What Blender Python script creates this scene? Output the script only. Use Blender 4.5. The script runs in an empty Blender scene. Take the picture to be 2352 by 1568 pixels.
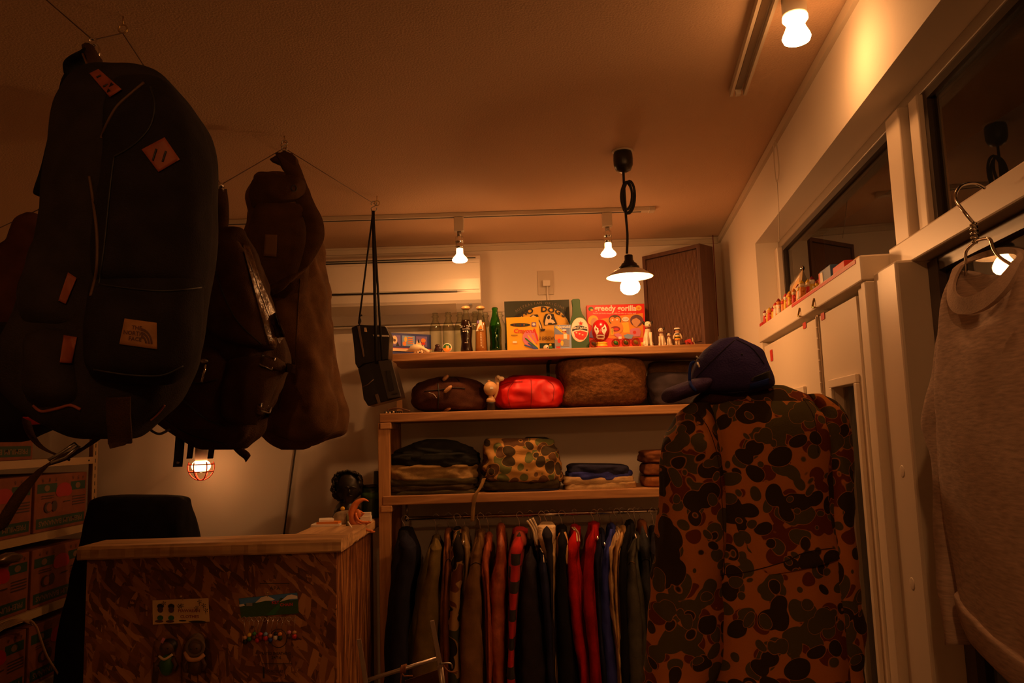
import bpy, bmesh, math, random
from mathutils import Vector as V, Matrix, noise
from mathutils.bvhtree import BVHTree
from math import sin, cos, pi, radians
random.seed(4)
S = bpy.context.scene
C = S.collection

# ---------------------------------------------------------------- camera, world, exposure
F = 1800.0
PIT, ROL = radians(6.85), radians(1.78)
CAM = V((0, 0, 1.6))
FW = V((0, cos(PIT), sin(PIT))); R0 = V((1, 0, 0)); U0 = V((0, -sin(PIT), cos(PIT)))
RT = R0 * cos(ROL) - U0 * sin(ROL); UP = R0 * sin(ROL) + U0 * cos(ROL)
cd = bpy.data.cameras.new('camera'); cam = bpy.data.objects.new('camera', cd); C.objects.link(cam)
cd.sensor_width = 36; cd.lens = F / 2352 * 36; cd.clip_start = .05
m3 = Matrix((RT, UP, -FW)).transposed()
cam.matrix_world = Matrix.Translation(CAM) @ m3.to_4x4()
S.camera = cam
w = bpy.data.worlds.new('world'); S.world = w; w.use_nodes = True
w.node_tree.nodes['Background'].inputs[0].default_value = (.006, .003, .0012, 1)
w.node_tree.nodes['Background'].inputs[1].default_value = 1
S.view_settings.view_transform = 'Standard'; S.view_settings.look = 'None'
S.view_settings.gamma = 1; S.view_settings.use_curve_mapping = False
S.view_settings.exposure = 0.0
LC = (1, .42, .135)          # colour of the filament bulbs
E_TRACK, E_PEND, E_SPOT, E_CAGE, E_FILL = 330, 240, 135, 16, 320

# ---------------------------------------------------------------- points in the place
ZC, YB, XL, YR = 2.57, 3.9, -2.6, -2.2         # ceiling, back wall, left wall, rear wall
def ray(px, py): return FW * F + RT * (px - 1176) + UP * (784 - py)
def at(px, py, Y):
    d = ray(px, py); return CAM + d * (Y / d.y)
def atz(px, py, z):
    d = ray(px, py); return CAM + d * ((z - CAM.z) / d.z)
def atx(px, py, x):
    d = ray(px, py); return CAM + d * (x / d.x)
WA = math.atan(.1223); WD = V((sin(WA), cos(WA), 0)); WN = V((-cos(WA), sin(WA), 0)); WP = V((.597, 0, 0))
def atw(px, py, off=0):
    d = ray(px, py); return CAM + d * (((WP - CAM).dot(WN) + off) / d.dot(WN))
def wp(s, z, off=0): return WP + WD * s + WN * off + V((0, 0, z))
def ws(p): return (p - WP).dot(WD)

# ---------------------------------------------------------------- materials
MATS = {}
def nd(nt, t, **k):
    n = nt.nodes.new(t)
    for a, b in k.items(): setattr(n, a, b)
    return n
def mat(name, col, rough=.6, metal=0, var=0, vs=25, bump=0, bs=150, spec=.5, stretch=None, coat=0):
    if name in MATS: return MATS[name]
    m = bpy.data.materials.new(name); m.use_nodes = True; nt = m.node_tree; L = nt.links.new
    b = nt.nodes['Principled BSDF']
    b.inputs['Base Color'].default_value = (*col, 1); b.inputs['Roughness'].default_value = rough
    b.inputs['Metallic'].default_value = metal; b.inputs['Specular IOR Level'].default_value = spec
    b.inputs['Coat Weight'].default_value = coat
    if var or bump:
        tc = nd(nt, 'ShaderNodeTexCoord'); mp = nd(nt, 'ShaderNodeMapping'); L(tc.outputs['Object'], mp.inputs[0])
        if stretch: mp.inputs['Scale'].default_value = stretch
    if var:
        n = nd(nt, 'ShaderNodeTexNoise'); n.inputs['Scale'].default_value = vs; n.inputs['Detail'].default_value = 4
        r = nd(nt, 'ShaderNodeValToRGB'); r.color_ramp.elements[0].position = .3; r.color_ramp.elements[1].position = .7
        r.color_ramp.elements[0].color = (*[c * (1 - var) for c in col], 1)
        r.color_ramp.elements[1].color = (*[min(1, c * (1 + var)) for c in col], 1)
        L(mp.outputs[0], n.inputs['Vector']); L(n.outputs[0], r.inputs[0]); L(r.outputs[0], b.inputs['Base Color'])
    if bump:
        n2 = nd(nt, 'ShaderNodeTexNoise'); n2.inputs['Scale'].default_value = bs; n2.inputs['Detail'].default_value = 3
        bp = nd(nt, 'ShaderNodeBump'); bp.inputs['Strength'].default_value = bump; bp.inputs['Distance'].default_value = .004
        L(mp.outputs[0], n2.inputs['Vector']); L(n2.outputs[0], bp.inputs['Height']); L(bp.outputs[0], b.inputs['Normal'])
    MATS[name] = m; return m
def cloth(name, col, var=.25, rough=.95, bump=.35, bs=350, vs=18, stretch=None):
    return mat(name, col, rough, 0, var, vs, bump, bs, .15, stretch)
def glow(name, col, s):
    if name in MATS: return MATS[name]
    m = bpy.data.materials.new(name); m.use_nodes = True; nt = m.node_tree; nt.nodes.clear()
    e = nd(nt, 'ShaderNodeEmission'); e.inputs[0].default_value = (*col, 1); e.inputs[1].default_value = s
    o = nd(nt, 'ShaderNodeOutputMaterial'); nt.links.new(e.outputs[0], o.inputs[0]); MATS[name] = m; return m
def glass(name, tint=(1, 1, 1), ior=1.5, rough=.02, edge=0):
    if name in MATS: return MATS[name]
    m = bpy.data.materials.new(name); m.use_nodes = True; nt = m.node_tree; nt.nodes.clear(); L = nt.links.new
    t = nd(nt, 'ShaderNodeBsdfTransparent'); t.inputs[0].default_value = (*tint, 1)
    g = nd(nt, 'ShaderNodeBsdfGlossy'); g.inputs['Roughness'].default_value = rough
    f = nd(nt, 'ShaderNodeFresnel'); f.inputs[0].default_value = ior
    x = nd(nt, 'ShaderNodeMixShader'); o = nd(nt, 'ShaderNodeOutputMaterial')
    if edge:
        lw = nd(nt, 'ShaderNodeLayerWeight'); lw.inputs[0].default_value = .35
        r = nd(nt, 'ShaderNodeMix', data_type='RGBA'); L(lw.outputs['Facing'], r.inputs[0])
        r.inputs[6].default_value = (*tint, 1); r.inputs[7].default_value = (*[c * edge for c in tint], 1)
        L(r.outputs[2], t.inputs[0])
    ge = nd(nt, 'ShaderNodeNewGeometry'); iv = nd(nt, 'ShaderNodeMath', operation='SUBTRACT'); iv.inputs[0].default_value = 1; L(ge.outputs['Backfacing'], iv.inputs[1])
    mu_ = nd(nt, 'ShaderNodeMath', operation='MULTIPLY'); L(f.outputs[0], mu_.inputs[0]); L(iv.outputs[0], mu_.inputs[1])      # only the outer face reflects
    L(mu_.outputs[0], x.inputs[0]); L(t.outputs[0], x.inputs[1]); L(g.outputs[0], x.inputs[2]); L(x.outputs[0], o.inputs[0])
    MATS[name] = m; return m
def wood(name, c1, c2, axis=0, sc=6):
    if name in MATS: return MATS[name]
    m = bpy.data.materials.new(name); m.use_nodes = True; nt = m.node_tree; L = nt.links.new; b = nt.nodes['Principled BSDF']
    tc = nd(nt, 'ShaderNodeTexCoord'); mp = nd(nt, 'ShaderNodeMapping'); s = [sc * 6] * 3; s[axis] = sc * .35
    mp.inputs['Scale'].default_value = s; L(tc.outputs['Object'], mp.inputs[0])
    n = nd(nt, 'ShaderNodeTexNoise'); n.inputs['Scale'].default_value = 1; n.inputs['Detail'].default_value = 6; n.inputs['Distortion'].default_value = .8
    r = nd(nt, 'ShaderNodeValToRGB'); e = r.color_ramp.elements; e[0].position = .35; e[1].position = .65
    e[0].color = (*c1, 1); e[1].color = (*c2, 1)
    L(mp.outputs[0], n.inputs['Vector']); L(n.outputs[0], r.inputs[0]); L(r.outputs[0], b.inputs['Base Color'])
    bp = nd(nt, 'ShaderNodeBump'); bp.inputs['Strength'].default_value = .4; bp.inputs['Distance'].default_value = .003
    L(n.outputs[0], bp.inputs['Height']); L(bp.outputs[0], b.inputs['Normal']); b.inputs['Roughness'].default_value = .65
    MATS[name] = m; return m
def osb(name, axis):
    """strand board: stretched flakes at several angles"""
    if name in MATS: return MATS[name]
    m = bpy.data.materials.new(name); m.use_nodes = True; nt = m.node_tree; L = nt.links.new; b = nt.nodes['Principled BSDF']
    tc = nd(nt, 'ShaderNodeTexCoord'); prev = None
    for i, (ang, sx, sz) in enumerate(((.35, 60, 13), (-.55, 52, 11), (.05, 80, 10), (1.2, 48, 13), (-.15, 44, 9), (.8, 70, 16))):
        m0 = nd(nt, 'ShaderNodeMapping'); m0.inputs['Location'].default_value = (i * 3.1, i * 1.7, i * 2.3); L(tc.outputs['Object'], m0.inputs[0])
        mp = nd(nt, 'ShaderNodeMapping'); L(m0.outputs[0], mp.inputs[0])
        if axis == 0:
            m0.inputs['Rotation'].default_value = (0, ang, 0); mp.inputs['Scale'].default_value = (sx, 1, sz)
        else:
            m0.inputs['Rotation'].default_value = (ang * .2, 0, 0); mp.inputs['Scale'].default_value = (1, sx, sz * .4)
        dn = nd(nt, 'ShaderNodeTexNoise'); dn.inputs['Scale'].default_value = 2.2; L(mp.outputs[0], dn.inputs['Vector'])
        ad = nd(nt, 'ShaderNodeMix', data_type='RGBA', blend_type='LINEAR_LIGHT'); ad.inputs[0].default_value = .14
        L(mp.outputs[0], ad.inputs[6]); L(dn.outputs['Color'], ad.inputs[7])
        v = nd(nt, 'ShaderNodeTexVoronoi'); v.inputs['Scale'].default_value = 1; L(ad.outputs[2], v.inputs['Vector'])
        sep = nd(nt, 'ShaderNodeSeparateColor'); L(v.outputs['Color'], sep.inputs[0])
        r = nd(nt, 'ShaderNodeValToRGB'); e = r.color_ramp.elements
        e[0].color = (.085, .026, .008, 1); e[1].color = (.46, .215, .070, 1); e[1].position = .97
        k = r.color_ramp.elements.new(.55); k.color = (.24, .085, .024, 1)
        L(sep.outputs[0], r.inputs[0])
        if prev is None: prev = r.outputs[0]
        else:
            mx = nd(nt, 'ShaderNodeMix', data_type='RGBA')
            th = nd(nt, 'ShaderNodeMath', operation='GREATER_THAN'); th.inputs[1].default_value = .62; L(sep.outputs[1], th.inputs[0])
            L(th.outputs[0], mx.inputs[0]); L(prev, mx.inputs[6]); L(r.outputs[0], mx.inputs[7]); prev = mx.outputs[2]
    L(prev, b.inputs['Base Color']); b.inputs['Roughness'].default_value = .55
    bp = nd(nt, 'ShaderNodeBump'); bp.inputs['Strength'].default_value = .35; bp.inputs['Distance'].default_value = .003
    L(prev, bp.inputs['Height']); L(bp.outputs[0], b.inputs['Normal'])
    MATS[name] = m; return m
def camo(name, base, cols, sc=22, th=.035, seed=0):
    """rounded overlapping blobs of several inks on a tan ground"""
    if name in MATS: return MATS[name]
    m = bpy.data.materials.new(name); m.use_nodes = True; nt = m.node_tree; L = nt.links.new; b = nt.nodes['Principled BSDF']
    tc = nd(nt, 'ShaderNodeTexCoord'); prev = None
    for i, (col, s, t) in enumerate(cols):
        mp = nd(nt, 'ShaderNodeMapping'); mp.inputs['Location'].default_value = (seed + i * 5.3, i * 2.9, i * 7.7)
        mp.inputs['Scale'].default_value = (1, .35, 1); L(tc.outputs['Object'], mp.inputs[0])
        wn = nd(nt, 'ShaderNodeTexNoise'); wn.inputs['Scale'].default_value = s * .55; wn.inputs['Detail'].default_value = 0; L(mp.outputs[0], wn.inputs['Vector'])
        wm = nd(nt, 'ShaderNodeVectorMath', operation='MULTIPLY_ADD'); wm.inputs[1].default_value = [.9 / s] * 3; L(wn.outputs['Color'], wm.inputs[0]); L(mp.outputs[0], wm.inputs[2])
        n = nd(nt, 'ShaderNodeTexVoronoi', feature='SMOOTH_F1'); n.inputs['Scale'].default_value = s; n.inputs['Smoothness'].default_value = .22; L(wm.outputs[0], n.inputs['Vector'])
        n3 = nd(nt, 'ShaderNodeTexNoise'); n3.inputs['Scale'].default_value = s * .6; n3.inputs['Detail'].default_value = 0; L(mp.outputs[0], n3.inputs['Vector'])
        v = nd(nt, 'ShaderNodeMath', operation='MULTIPLY_ADD'); v.inputs[1].default_value = .9; L(n3.outputs[0], v.inputs[0]); L(n.outputs['Distance'], v.inputs[2])   # distance + patchy field
        r = nd(nt, 'ShaderNodeMapRange'); r.inputs[1].default_value = t; r.inputs[2].default_value = t - .02; L(v.outputs[0], r.inputs[0])
        r2 = nd(nt, 'ShaderNodeMapRange'); r2.inputs[1].default_value = t + th; r2.inputs[2].default_value = t + th - .02; L(v.outputs[0], r2.inputs[0])
        a = nd(nt, 'ShaderNodeMix', data_type='RGBA'); L(r2.outputs[0], a.inputs[0])          # tan rim first
        if prev is None: a.inputs[6].default_value = (*base, 1)
        else: L(prev, a.inputs[6])
        a.inputs[7].default_value = (*base, 1)
        c = nd(nt, 'ShaderNodeMix', data_type='RGBA'); L(r.outputs[0], c.inputs[0]); L(a.outputs[2], c.inputs[6]); c.inputs[7].default_value = (*col, 1)
        prev = c.outputs[2]
    L(prev, b.inputs['Base Color']); b.inputs['Roughness'].default_value = .95; b.inputs['Specular IOR Level'].default_value = .15
    n2 = nd(nt, 'ShaderNodeTexNoise'); n2.inputs['Scale'].default_value = 300; L(tc.outputs['Object'], n2.inputs['Vector'])
    bp = nd(nt, 'ShaderNodeBump'); bp.inputs['Strength'].default_value = .25; bp.inputs['Distance'].default_value = .003
    L(n2.outputs[0], bp.inputs['Height']); L(bp.outputs[0], b.inputs['Normal'])
    MATS[name] = m; return m
def plaid(name):
    if name in MATS: return MATS[name]
    m = bpy.data.materials.new(name); m.use_nodes = True; nt = m.node_tree; L = nt.links.new; b = nt.nodes['Principled BSDF']
    tc = nd(nt, 'ShaderNodeTexCoord'); sp = nd(nt, 'ShaderNodeSeparateXYZ'); L(tc.outputs['Object'], sp.inputs[0])
    out = []
    for o, f in (('Z', 55), ('X', 90), ('Y', 60)):
        s = nd(nt, 'ShaderNodeMath', operation='MULTIPLY'); s.inputs[1].default_value = f; L(sp.outputs[o], s.inputs[0])
        q = nd(nt, 'ShaderNodeMath', operation='SINE'); L(s.outputs[0], q.inputs[0])
        g = nd(nt, 'ShaderNodeMath', operation='GREATER_THAN'); g.inputs[1].default_value = .25; L(q.outputs[0], g.inputs[0]); out.append(g)
    a = nd(nt, 'ShaderNodeMix', data_type='RGBA'); L(out[0].outputs[0], a.inputs[0]); a.inputs[6].default_value = (.5, .02, .015, 1); a.inputs[7].default_value = (.03, .025, .02, 1)
    c = nd(nt, 'ShaderNodeMix', data_type='RGBA'); L(out[2].outputs[0], c.inputs[0]); L(a.outputs[2], c.inputs[6]); c.inputs[7].default_value = (.30, .045, .02, 1)
    L(c.outputs[2], b.inputs['Base Color']); b.inputs['Roughness'].default_value = .95; MATS[name] = m; return m

white_paint = mat('wall_paint', (.80, .72, .61), .75, bump=.08, bs=90)
ceil_paint = mat('ceiling_paper', (.68, .475, .31), .85, bump=.5, bs=170)
alu = mat('painted_aluminium', (.74, .64, .52), .38)
door_white = mat('white_door_paint', (.80, .70, .56), .5, bump=.05, bs=60)
plastic_white = mat('white_plastic', (.82, .76, .66), .35)
plastic_cream = mat('cream_plastic', (.62, .54, .42), .4)
black_plastic = mat('black_plastic', (.012, .011, .010), .35)
black_rubber = mat('black_rubber', (.012, .010, .009), .6)
chrome = mat('chrome', (.75, .72, .68), .15, 1)
steel = mat('dull_steel', (.45, .43, .40), .35, 1)
brass = mat('brass', (.55, .38, .15), .35, 1)
pane = glass('window_glass', (.75, .72, .68), 1.5, .01)
clear_glass = glass('clear_bottle_glass', (.93, .965, .88), 1.6, .03, .42)
green_glass = glass('green_bottle_glass', (.20, .60, .16), 1.6, .03, .35)
clear_plastic = glass('clear_plastic', (.92, .90, .86), 1.4, .05, .7)
pine = wood('pine_shelf', (.30, .135, .045), (.52, .27, .105), 0, 7)
pine_z = wood('pine_post', (.33, .15, .05), (.52, .27, .10), 2, 7)
plank = wood('rough_plank', (.34, .19, .08), (.68, .43, .20), 0, 5)
plank_y = wood('rough_plank_side', (.34, .19, .08), (.66, .41, .19), 1, 5)
speaker_wood = wood('speaker_veneer', (.070, .028, .017), (.115, .048, .028), 2, 6)
osb_front = osb('strand_board_front', 0); osb_side = osb('strand_board_side', 1)
leather = mat('tan_leather', (.30, .068, .022), .6, var=.2, vs=30)
RED = mat('red_ink', (.62, .03, .018), .55); DRED = mat('dark_red_ink', (.25, .012, .01), .5)
YEL = mat('yellow_ink', (.80, .50, .03), .5); WHT = mat('white_ink', (.85, .78, .66), .6); BLK = mat('black_ink', (.012, .012, .012), .55)
GRN = mat('green_ink', (.03, .16, .035), .5); BLU = mat('blue_ink', (.03, .07, .35), .5); LBL = mat('light_blue_ink', (.22, .36, .62), .5)
ORG = mat('orange_ink', (.75, .25, .03), .5); PNK = mat('pink_ink', (.62, .20, .30), .5); PUR = mat('violet_ink', (.18, .12, .35), .5)
GRY = mat('grey_ink', (.25, .24, .23), .5); BRN = mat('brown_ink', (.10, .045, .02), .55); SKIN = mat('skin_ink', (.62, .32, .15), .55)
CRM = mat('cream_ink', (.78, .62, .38), .55); DGRN = mat('dark_green_ink', (.012, .045, .022), .6)

# ---------------------------------------------------------------- mesh building
class MB:
    def __init__(s): s.v = []; s.f = []; s.m = []
    def add(s, vs, fs, mi=0):
        k = len(s.v); s.v += [V(p) for p in vs]
        for f in fs: s.f.append([k + i for i in f]); s.m.append(mi)
        return s
    def hexa(s, p, mi=0):          # 8 points: bottom loop 0-3, top loop 4-7
        return s.add(p, [(3, 2, 1, 0), (4, 5, 6, 7), (0, 1, 5, 4), (1, 2, 6, 5), (2, 3, 7, 6), (3, 0, 4, 7)], mi)
    def box(s, a, b, mi=0):
        (x0, y0, z0), (x1, y1, z1) = a, b
        return s.hexa([(x0, y0, z0), (x1, y0, z0), (x1, y1, z0), (x0, y1, z0), (x0, y0, z1), (x1, y0, z1), (x1, y1, z1), (x0, y1, z1)], mi)
    def wbox(s, s0, s1, z0, z1, o0, o1, mi=0):     # box in right-wall coordinates
        return s.hexa([wp(s0, z0, o0), wp(s1, z0, o0), wp(s1, z0, o1), wp(s0, z0, o1), wp(s0, z1, o0), wp(s1, z1, o0), wp(s1, z1, o1), wp(s0, z1, o1)], mi)
    def obox(s, c, h, M=None, mi=0):
        M = M or Matrix.Identity(3); c = V(c)
        q = [(-1, -1, -1), (1, -1, -1), (1, 1, -1), (-1, 1, -1), (-1, -1, 1), (1, -1, 1), (1, 1, 1), (-1, 1, 1)]
        return s.hexa([c + M @ V((a * h[0], b * h[1], d * h[2])) for a, b, d in q], mi)
    def rings(s, R, cap=True, closed=False, mi=0):
        n = len(R[0]); k = len(s.v)
        for r in R: s.v += [V(p) for p in r]
        m = len(R)
        for i in range(m if closed else m - 1):
            a = k + i * n; b = k + ((i + 1) % m) * n
            for j in range(n):
                s.f.append([a + j, a + (j + 1) % n, b + (j + 1) % n, b + j]); s.m.append(mi)
        if cap and not closed:
            for r0, rev in ((k, True), (k + (m - 1) * n, False)):
                c = sum((s.v[r0 + j] for j in range(n)), V()) / n; s.v.append(c); ci = len(s.v) - 1
                for j in range(n):
                    f = [r0 + j, r0 + (j + 1) % n, ci]; s.f.append(f[::-1] if rev else f); s.m.append(mi)
        return s
    def tube(s, pts, r, seg=8, closed=False, flat=None, mi=0):
        pts = [V(p) for p in pts]; n = len(pts); rs = r if isinstance(r, (list, tuple)) else [r] * n
        R = []; up = None
        for i, p in enumerate(pts):
            t = (pts[(i + 1) % n] - pts[i - 1]) if closed else (pts[min(i + 1, n - 1)] - pts[max(i - 1, 0)])
            if t.length < 1e-9: t = V((0, 0, 1))
            t.normalize()
            if up is None:
                up = V((0, 0, 1)) if abs(t.z) < .9 else V((0, 1, 0))
            a = t.cross(up)
            if a.length < 1e-6: a = t.cross(V((1, .3, .2)))
            a.normalize(); up = a.cross(t).normalized(); k1, k2 = (1, 1) if flat is None else flat
            R.append([p + a * cos(2 * pi * j / seg) * rs[i] * k1 + up * sin(2 * pi * j / seg) * rs[i] * k2 for j in range(seg)])
        return s.rings(R, True, closed, mi)
    def strap(s, pts, wv, t=.002, mi=0):           # flat band: wv = half width vector(s)
        pts = [V(p) for p in pts]; n = len(pts); R = []
        for i, p in enumerate(pts):
            w_ = V(wv[i]) if isinstance(wv, list) else V(wv)
            tt = (pts[min(i + 1, n - 1)] - pts[max(i - 1, 0)]).normalized(); nn = tt.cross(w_)
            nn = nn.normalized() * t if nn.length > 1e-9 else V((0, t, 0))
            R.append([p - w_ - nn, p + w_ - nn, p + w_ + nn, p - w_ + nn])
        return s.rings(R, True, False, mi)
    def lathe(s, c, prof, seg=20, M=None, mi=0):
        c = V(c); M = M or Matrix.Identity(3)
        return s.rings([[c + M @ V((max(r, 1e-4) * cos(2 * pi * j / seg), max(r, 1e-4) * sin(2 * pi * j / seg), z)) for j in range(seg)] for r, z in prof], True, False, mi)
    def ball(s, c, r, seg=16, rg=10, M=None, mi=0, e=1.0):
        if not isinstance(r, (tuple, list)): r = (r, r, r)
        c = V(c); M = M or Matrix.Identity(3); R = []
        for i in range(rg + 1):
            a = -pi / 2 + pi * i / rg; ca = max(cos(a), .01)
            R.append([c + M @ V((r[0] * ca * cos(2 * pi * j / seg), r[1] * ca * sin(2 * pi * j / seg), r[2] * sin(a))) for j in range(seg)])
        return s.rings(R, True, False, mi)
    def prism(s, pts, vec, mi=0):                  # polygon pushed along vec
        vec = V(vec); n = len(pts); a = [V(p) for p in pts]; b = [p + vec for p in a]
        k = len(s.v); s.v += a + b
        s.f.append([k + i for i in range(n)][::-1]); s.m.append(mi)
        s.f.append([k + n + i for i in range(n)]); s.m.append(mi)
        for i in range(n): s.f.append([k + i, k + (i + 1) % n, k + n + (i + 1) % n, k + n + i]); s.m.append(mi)
        return s
    def loft(s, rows, mp, nv, e=.8, M=36, seg=40, wr=0, wsc=(14, 14, 5), seed=0, fine=0, mi=0):
        """rows: (py, xl, xr, thickness[, dy of right end]); mp(px,py) gives the mid point; nv is the thickness direction"""
        nv = V(nv); rr = []
        n = len(rows)
        for i in range(M + 1):
            t = i / M * (n - 1); k = min(int(t), n - 2); u = t - k
            q = [rows[max(k - 1, 0)], rows[k], rows[k + 1], rows[min(k + 2, n - 1)]]
            q = [tuple(x) + (0,) * (5 - len(x)) for x in q]
            out = []
            for c in range(5):
                p0, p1, p2, p3 = (x[c] for x in q)
                out.append(.5 * (2 * p1 + (p2 - p0) * u + (2 * p0 - 5 * p1 + 4 * p2 - p3) * u * u + (3 * p1 - p0 - 3 * p2 + p3) * u ** 3))
            rr.append(out)
        R = []
        for y, xl, xr, T, dy in rr:
            if xr < xl + 1e-3: xr = xl + 1e-3
            A = mp(xl, y); B = mp(xr, y + dy); c = (A + B) / 2; h = (B - A) / 2; T = max(T, .003)
            ring = []
            for j in range(seg):
                a = 2 * pi * j / seg; ca, sa = cos(a), sin(a)
                x_ = math.copysign(abs(ca) ** e, ca); y_ = math.copysign(abs(sa) ** e, sa)
                p = c + h * x_ + nv * (T / 2 * y_)
                if wr:
                    o = (h.normalized() * x_ + nv * y_)
                    q = V((p.x * wsc[0] + seed * 3.7, p.y * wsc[1] + seed, p.z * wsc[2]))
                    d = noise.noise(q) * wr + noise.noise(q * 2.3) * wr * .5
                    if fine: d += noise.noise(p * 90) * fine
                    p = p + o * d
                ring.append(p)
            R.append(ring)
        return s.rings(R, True, False, mi)
    def bvh(s): return BVHTree.FromPolygons(s.v, s.f)

OB = {}                                            # world position of each object's origin
def tag(o, label=None, cat=None, group=None, kind=None):
    for k, x in (('label', label), ('category', cat), ('group', group), ('kind', kind)):
        if x: o[k] = x
    return o
def thing(name, label, cat, loc, group=None):
    o = bpy.data.objects.new(name, None); C.objects.link(o); o.location = loc; OB[o] = V(loc); o.empty_display_size = .05
    return tag(o, label, cat, group)
def put(name, mb, m, parent=None, label=None, cat=None, group=None, kind=None, smooth=True, bevel=0, seg=2):
    bm = bmesh.new(); vs = [bm.verts.new(p) for p in mb.v]
    for f, mi in zip(mb.f, mb.m):
        try: q = bm.faces.new([vs[i] for i in f]); q.material_index = mi; q.smooth = smooth
        except ValueError: pass
    bmesh.ops.recalc_face_normals(bm, faces=bm.faces)
    if bevel:
        bmesh.ops.bevel(bm, geom=[e for e in bm.edges if len(e.link_faces) == 2 and e.calc_face_angle(0) > .5], offset=bevel, segments=seg, profile=.5, affect='EDGES')
        for f in bm.faces: f.smooth = False
    xs = [v.co for v in bm.verts]
    lo = V([min(p[i] for p in xs) for i in range(3)]); hi = V([max(p[i] for p in xs) for i in range(3)])
    c = V(((lo.x + hi.x) / 2, (lo.y + hi.y) / 2, lo.z))
    bmesh.ops.translate(bm, verts=bm.verts, vec=-c)
    me = bpy.data.meshes.new(name); bm.to_mesh(me); bm.free()
    for x in (m if isinstance(m, (list, tuple)) else [m]): me.materials.append(x)
    o = bpy.data.objects.new(name, me); C.objects.link(o); OB[o] = c
    if parent: o.parent = parent; o.location = c - OB[parent]
    else: o.location = c
    return tag(o, label, cat, group, kind)
def struct(name, mb, m, parent=None, smooth=False, bevel=0, label=None):
    return put(name, mb, m, parent, label, None, None, None if parent else 'structure', smooth, bevel)
def spline(pts, n=8, closed=False):
    pts = [V(p) for p in pts]; N = len(pts); out = []
    rng = N if closed else N - 1
    for k in range(rng):
        g = (lambda i: pts[i % N]) if closed else (lambda i: pts[max(0, min(N - 1, i))])
        p0, p1, p2, p3 = g(k - 1), g(k), g(k + 1), g(k + 2)
        for i in range(n):
            u = i / n
            out.append(.5 * (2 * p1 + (p2 - p0) * u + (2 * p0 - 5 * p1 + 4 * p2 - p3) * u * u + (3 * p1 - p0 - 3 * p2 + p3) * u ** 3))
    if not closed: out.append(pts[-1])
    return out
def hit(trees, px, py, Y):
    d = ray(px, py).normalized(); best = None
    for t in trees:
        r = t.ray_cast(CAM, d)
        if r[0] is not None and (best is None or r[3] < best[1]): best = (r[0], r[3], r[1])
    return best[0] if best else at(px, py, Y)
def decal(trees, q, Y, mb=None, n=8, lift=.003, mi=0):
    """a thin patch laid on a surface; q = 4 corner pixels"""
    mb = mb or MB(); q = [V((*p, 0)) for p in q]; top = []; bot = []
    for i in range(n + 1):
        for j in range(n + 1):
            u, v_ = i / n, j / n
            p = (q[0] * (1 - u) + q[1] * u) * (1 - v_) + (q[3] * (1 - u) + q[2] * u) * v_
            h = hit(trees, p.x, p.y, Y); d = (CAM - h).normalized(); top.append(h + d * lift); bot.append(h - d * .002)
    k = n + 1; N = k * k; fs = []
    for i in range(n):
        for j in range(n):
            a = i * k + j; fs.append((a, a + 1, a + k + 1, a + k)); fs.append((N + a, N + a + k, N + a + k + 1, N + a + 1))
    edge = [i * k for i in range(n)] + [n * k + j for j in range(n)] + [i * k + n for i in range(n, 0, -1)] + [j for j in range(n, 0, -1)]
    for a, b in zip(edge, edge[1:] + edge[:1]): fs.append((a, b, N + b, N + a))
    return mb.add(top + bot, fs, mi)
def pline(trees, pts, Y, r, mb=None, lift=.001, seg=6, n=6):
    mb = mb or MB(); P = spline([(x, y, 0) for x, y in pts], n)
    return mb.tube([hit(trees, p.x, p.y, Y) + (CAM - at(p.x, p.y, Y)).normalized() * lift for p in P], r, seg)
def text_mesh(body, size, bold=0, sx=1, align='CENTER', shear=0):
    cu = bpy.data.curves.new('t', 'FONT'); cu.body = body; cu.size = size; cu.align_x = align; cu.align_y = 'CENTER'
    cu.resolution_u = 2; cu.offset = bold * size; cu.shear = shear
    o = bpy.data.objects.new('t', cu); C.objects.link(o); me = bpy.data.meshes.new_from_object(o)
    vs = [(v.co.x * sx, v.co.y) for v in me.vertices]; fs = [tuple(p.vertices) for p in me.polygons]
    bpy.data.objects.remove(o); bpy.data.curves.remove(cu); bpy.data.meshes.remove(me)
    return vs, fs
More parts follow.
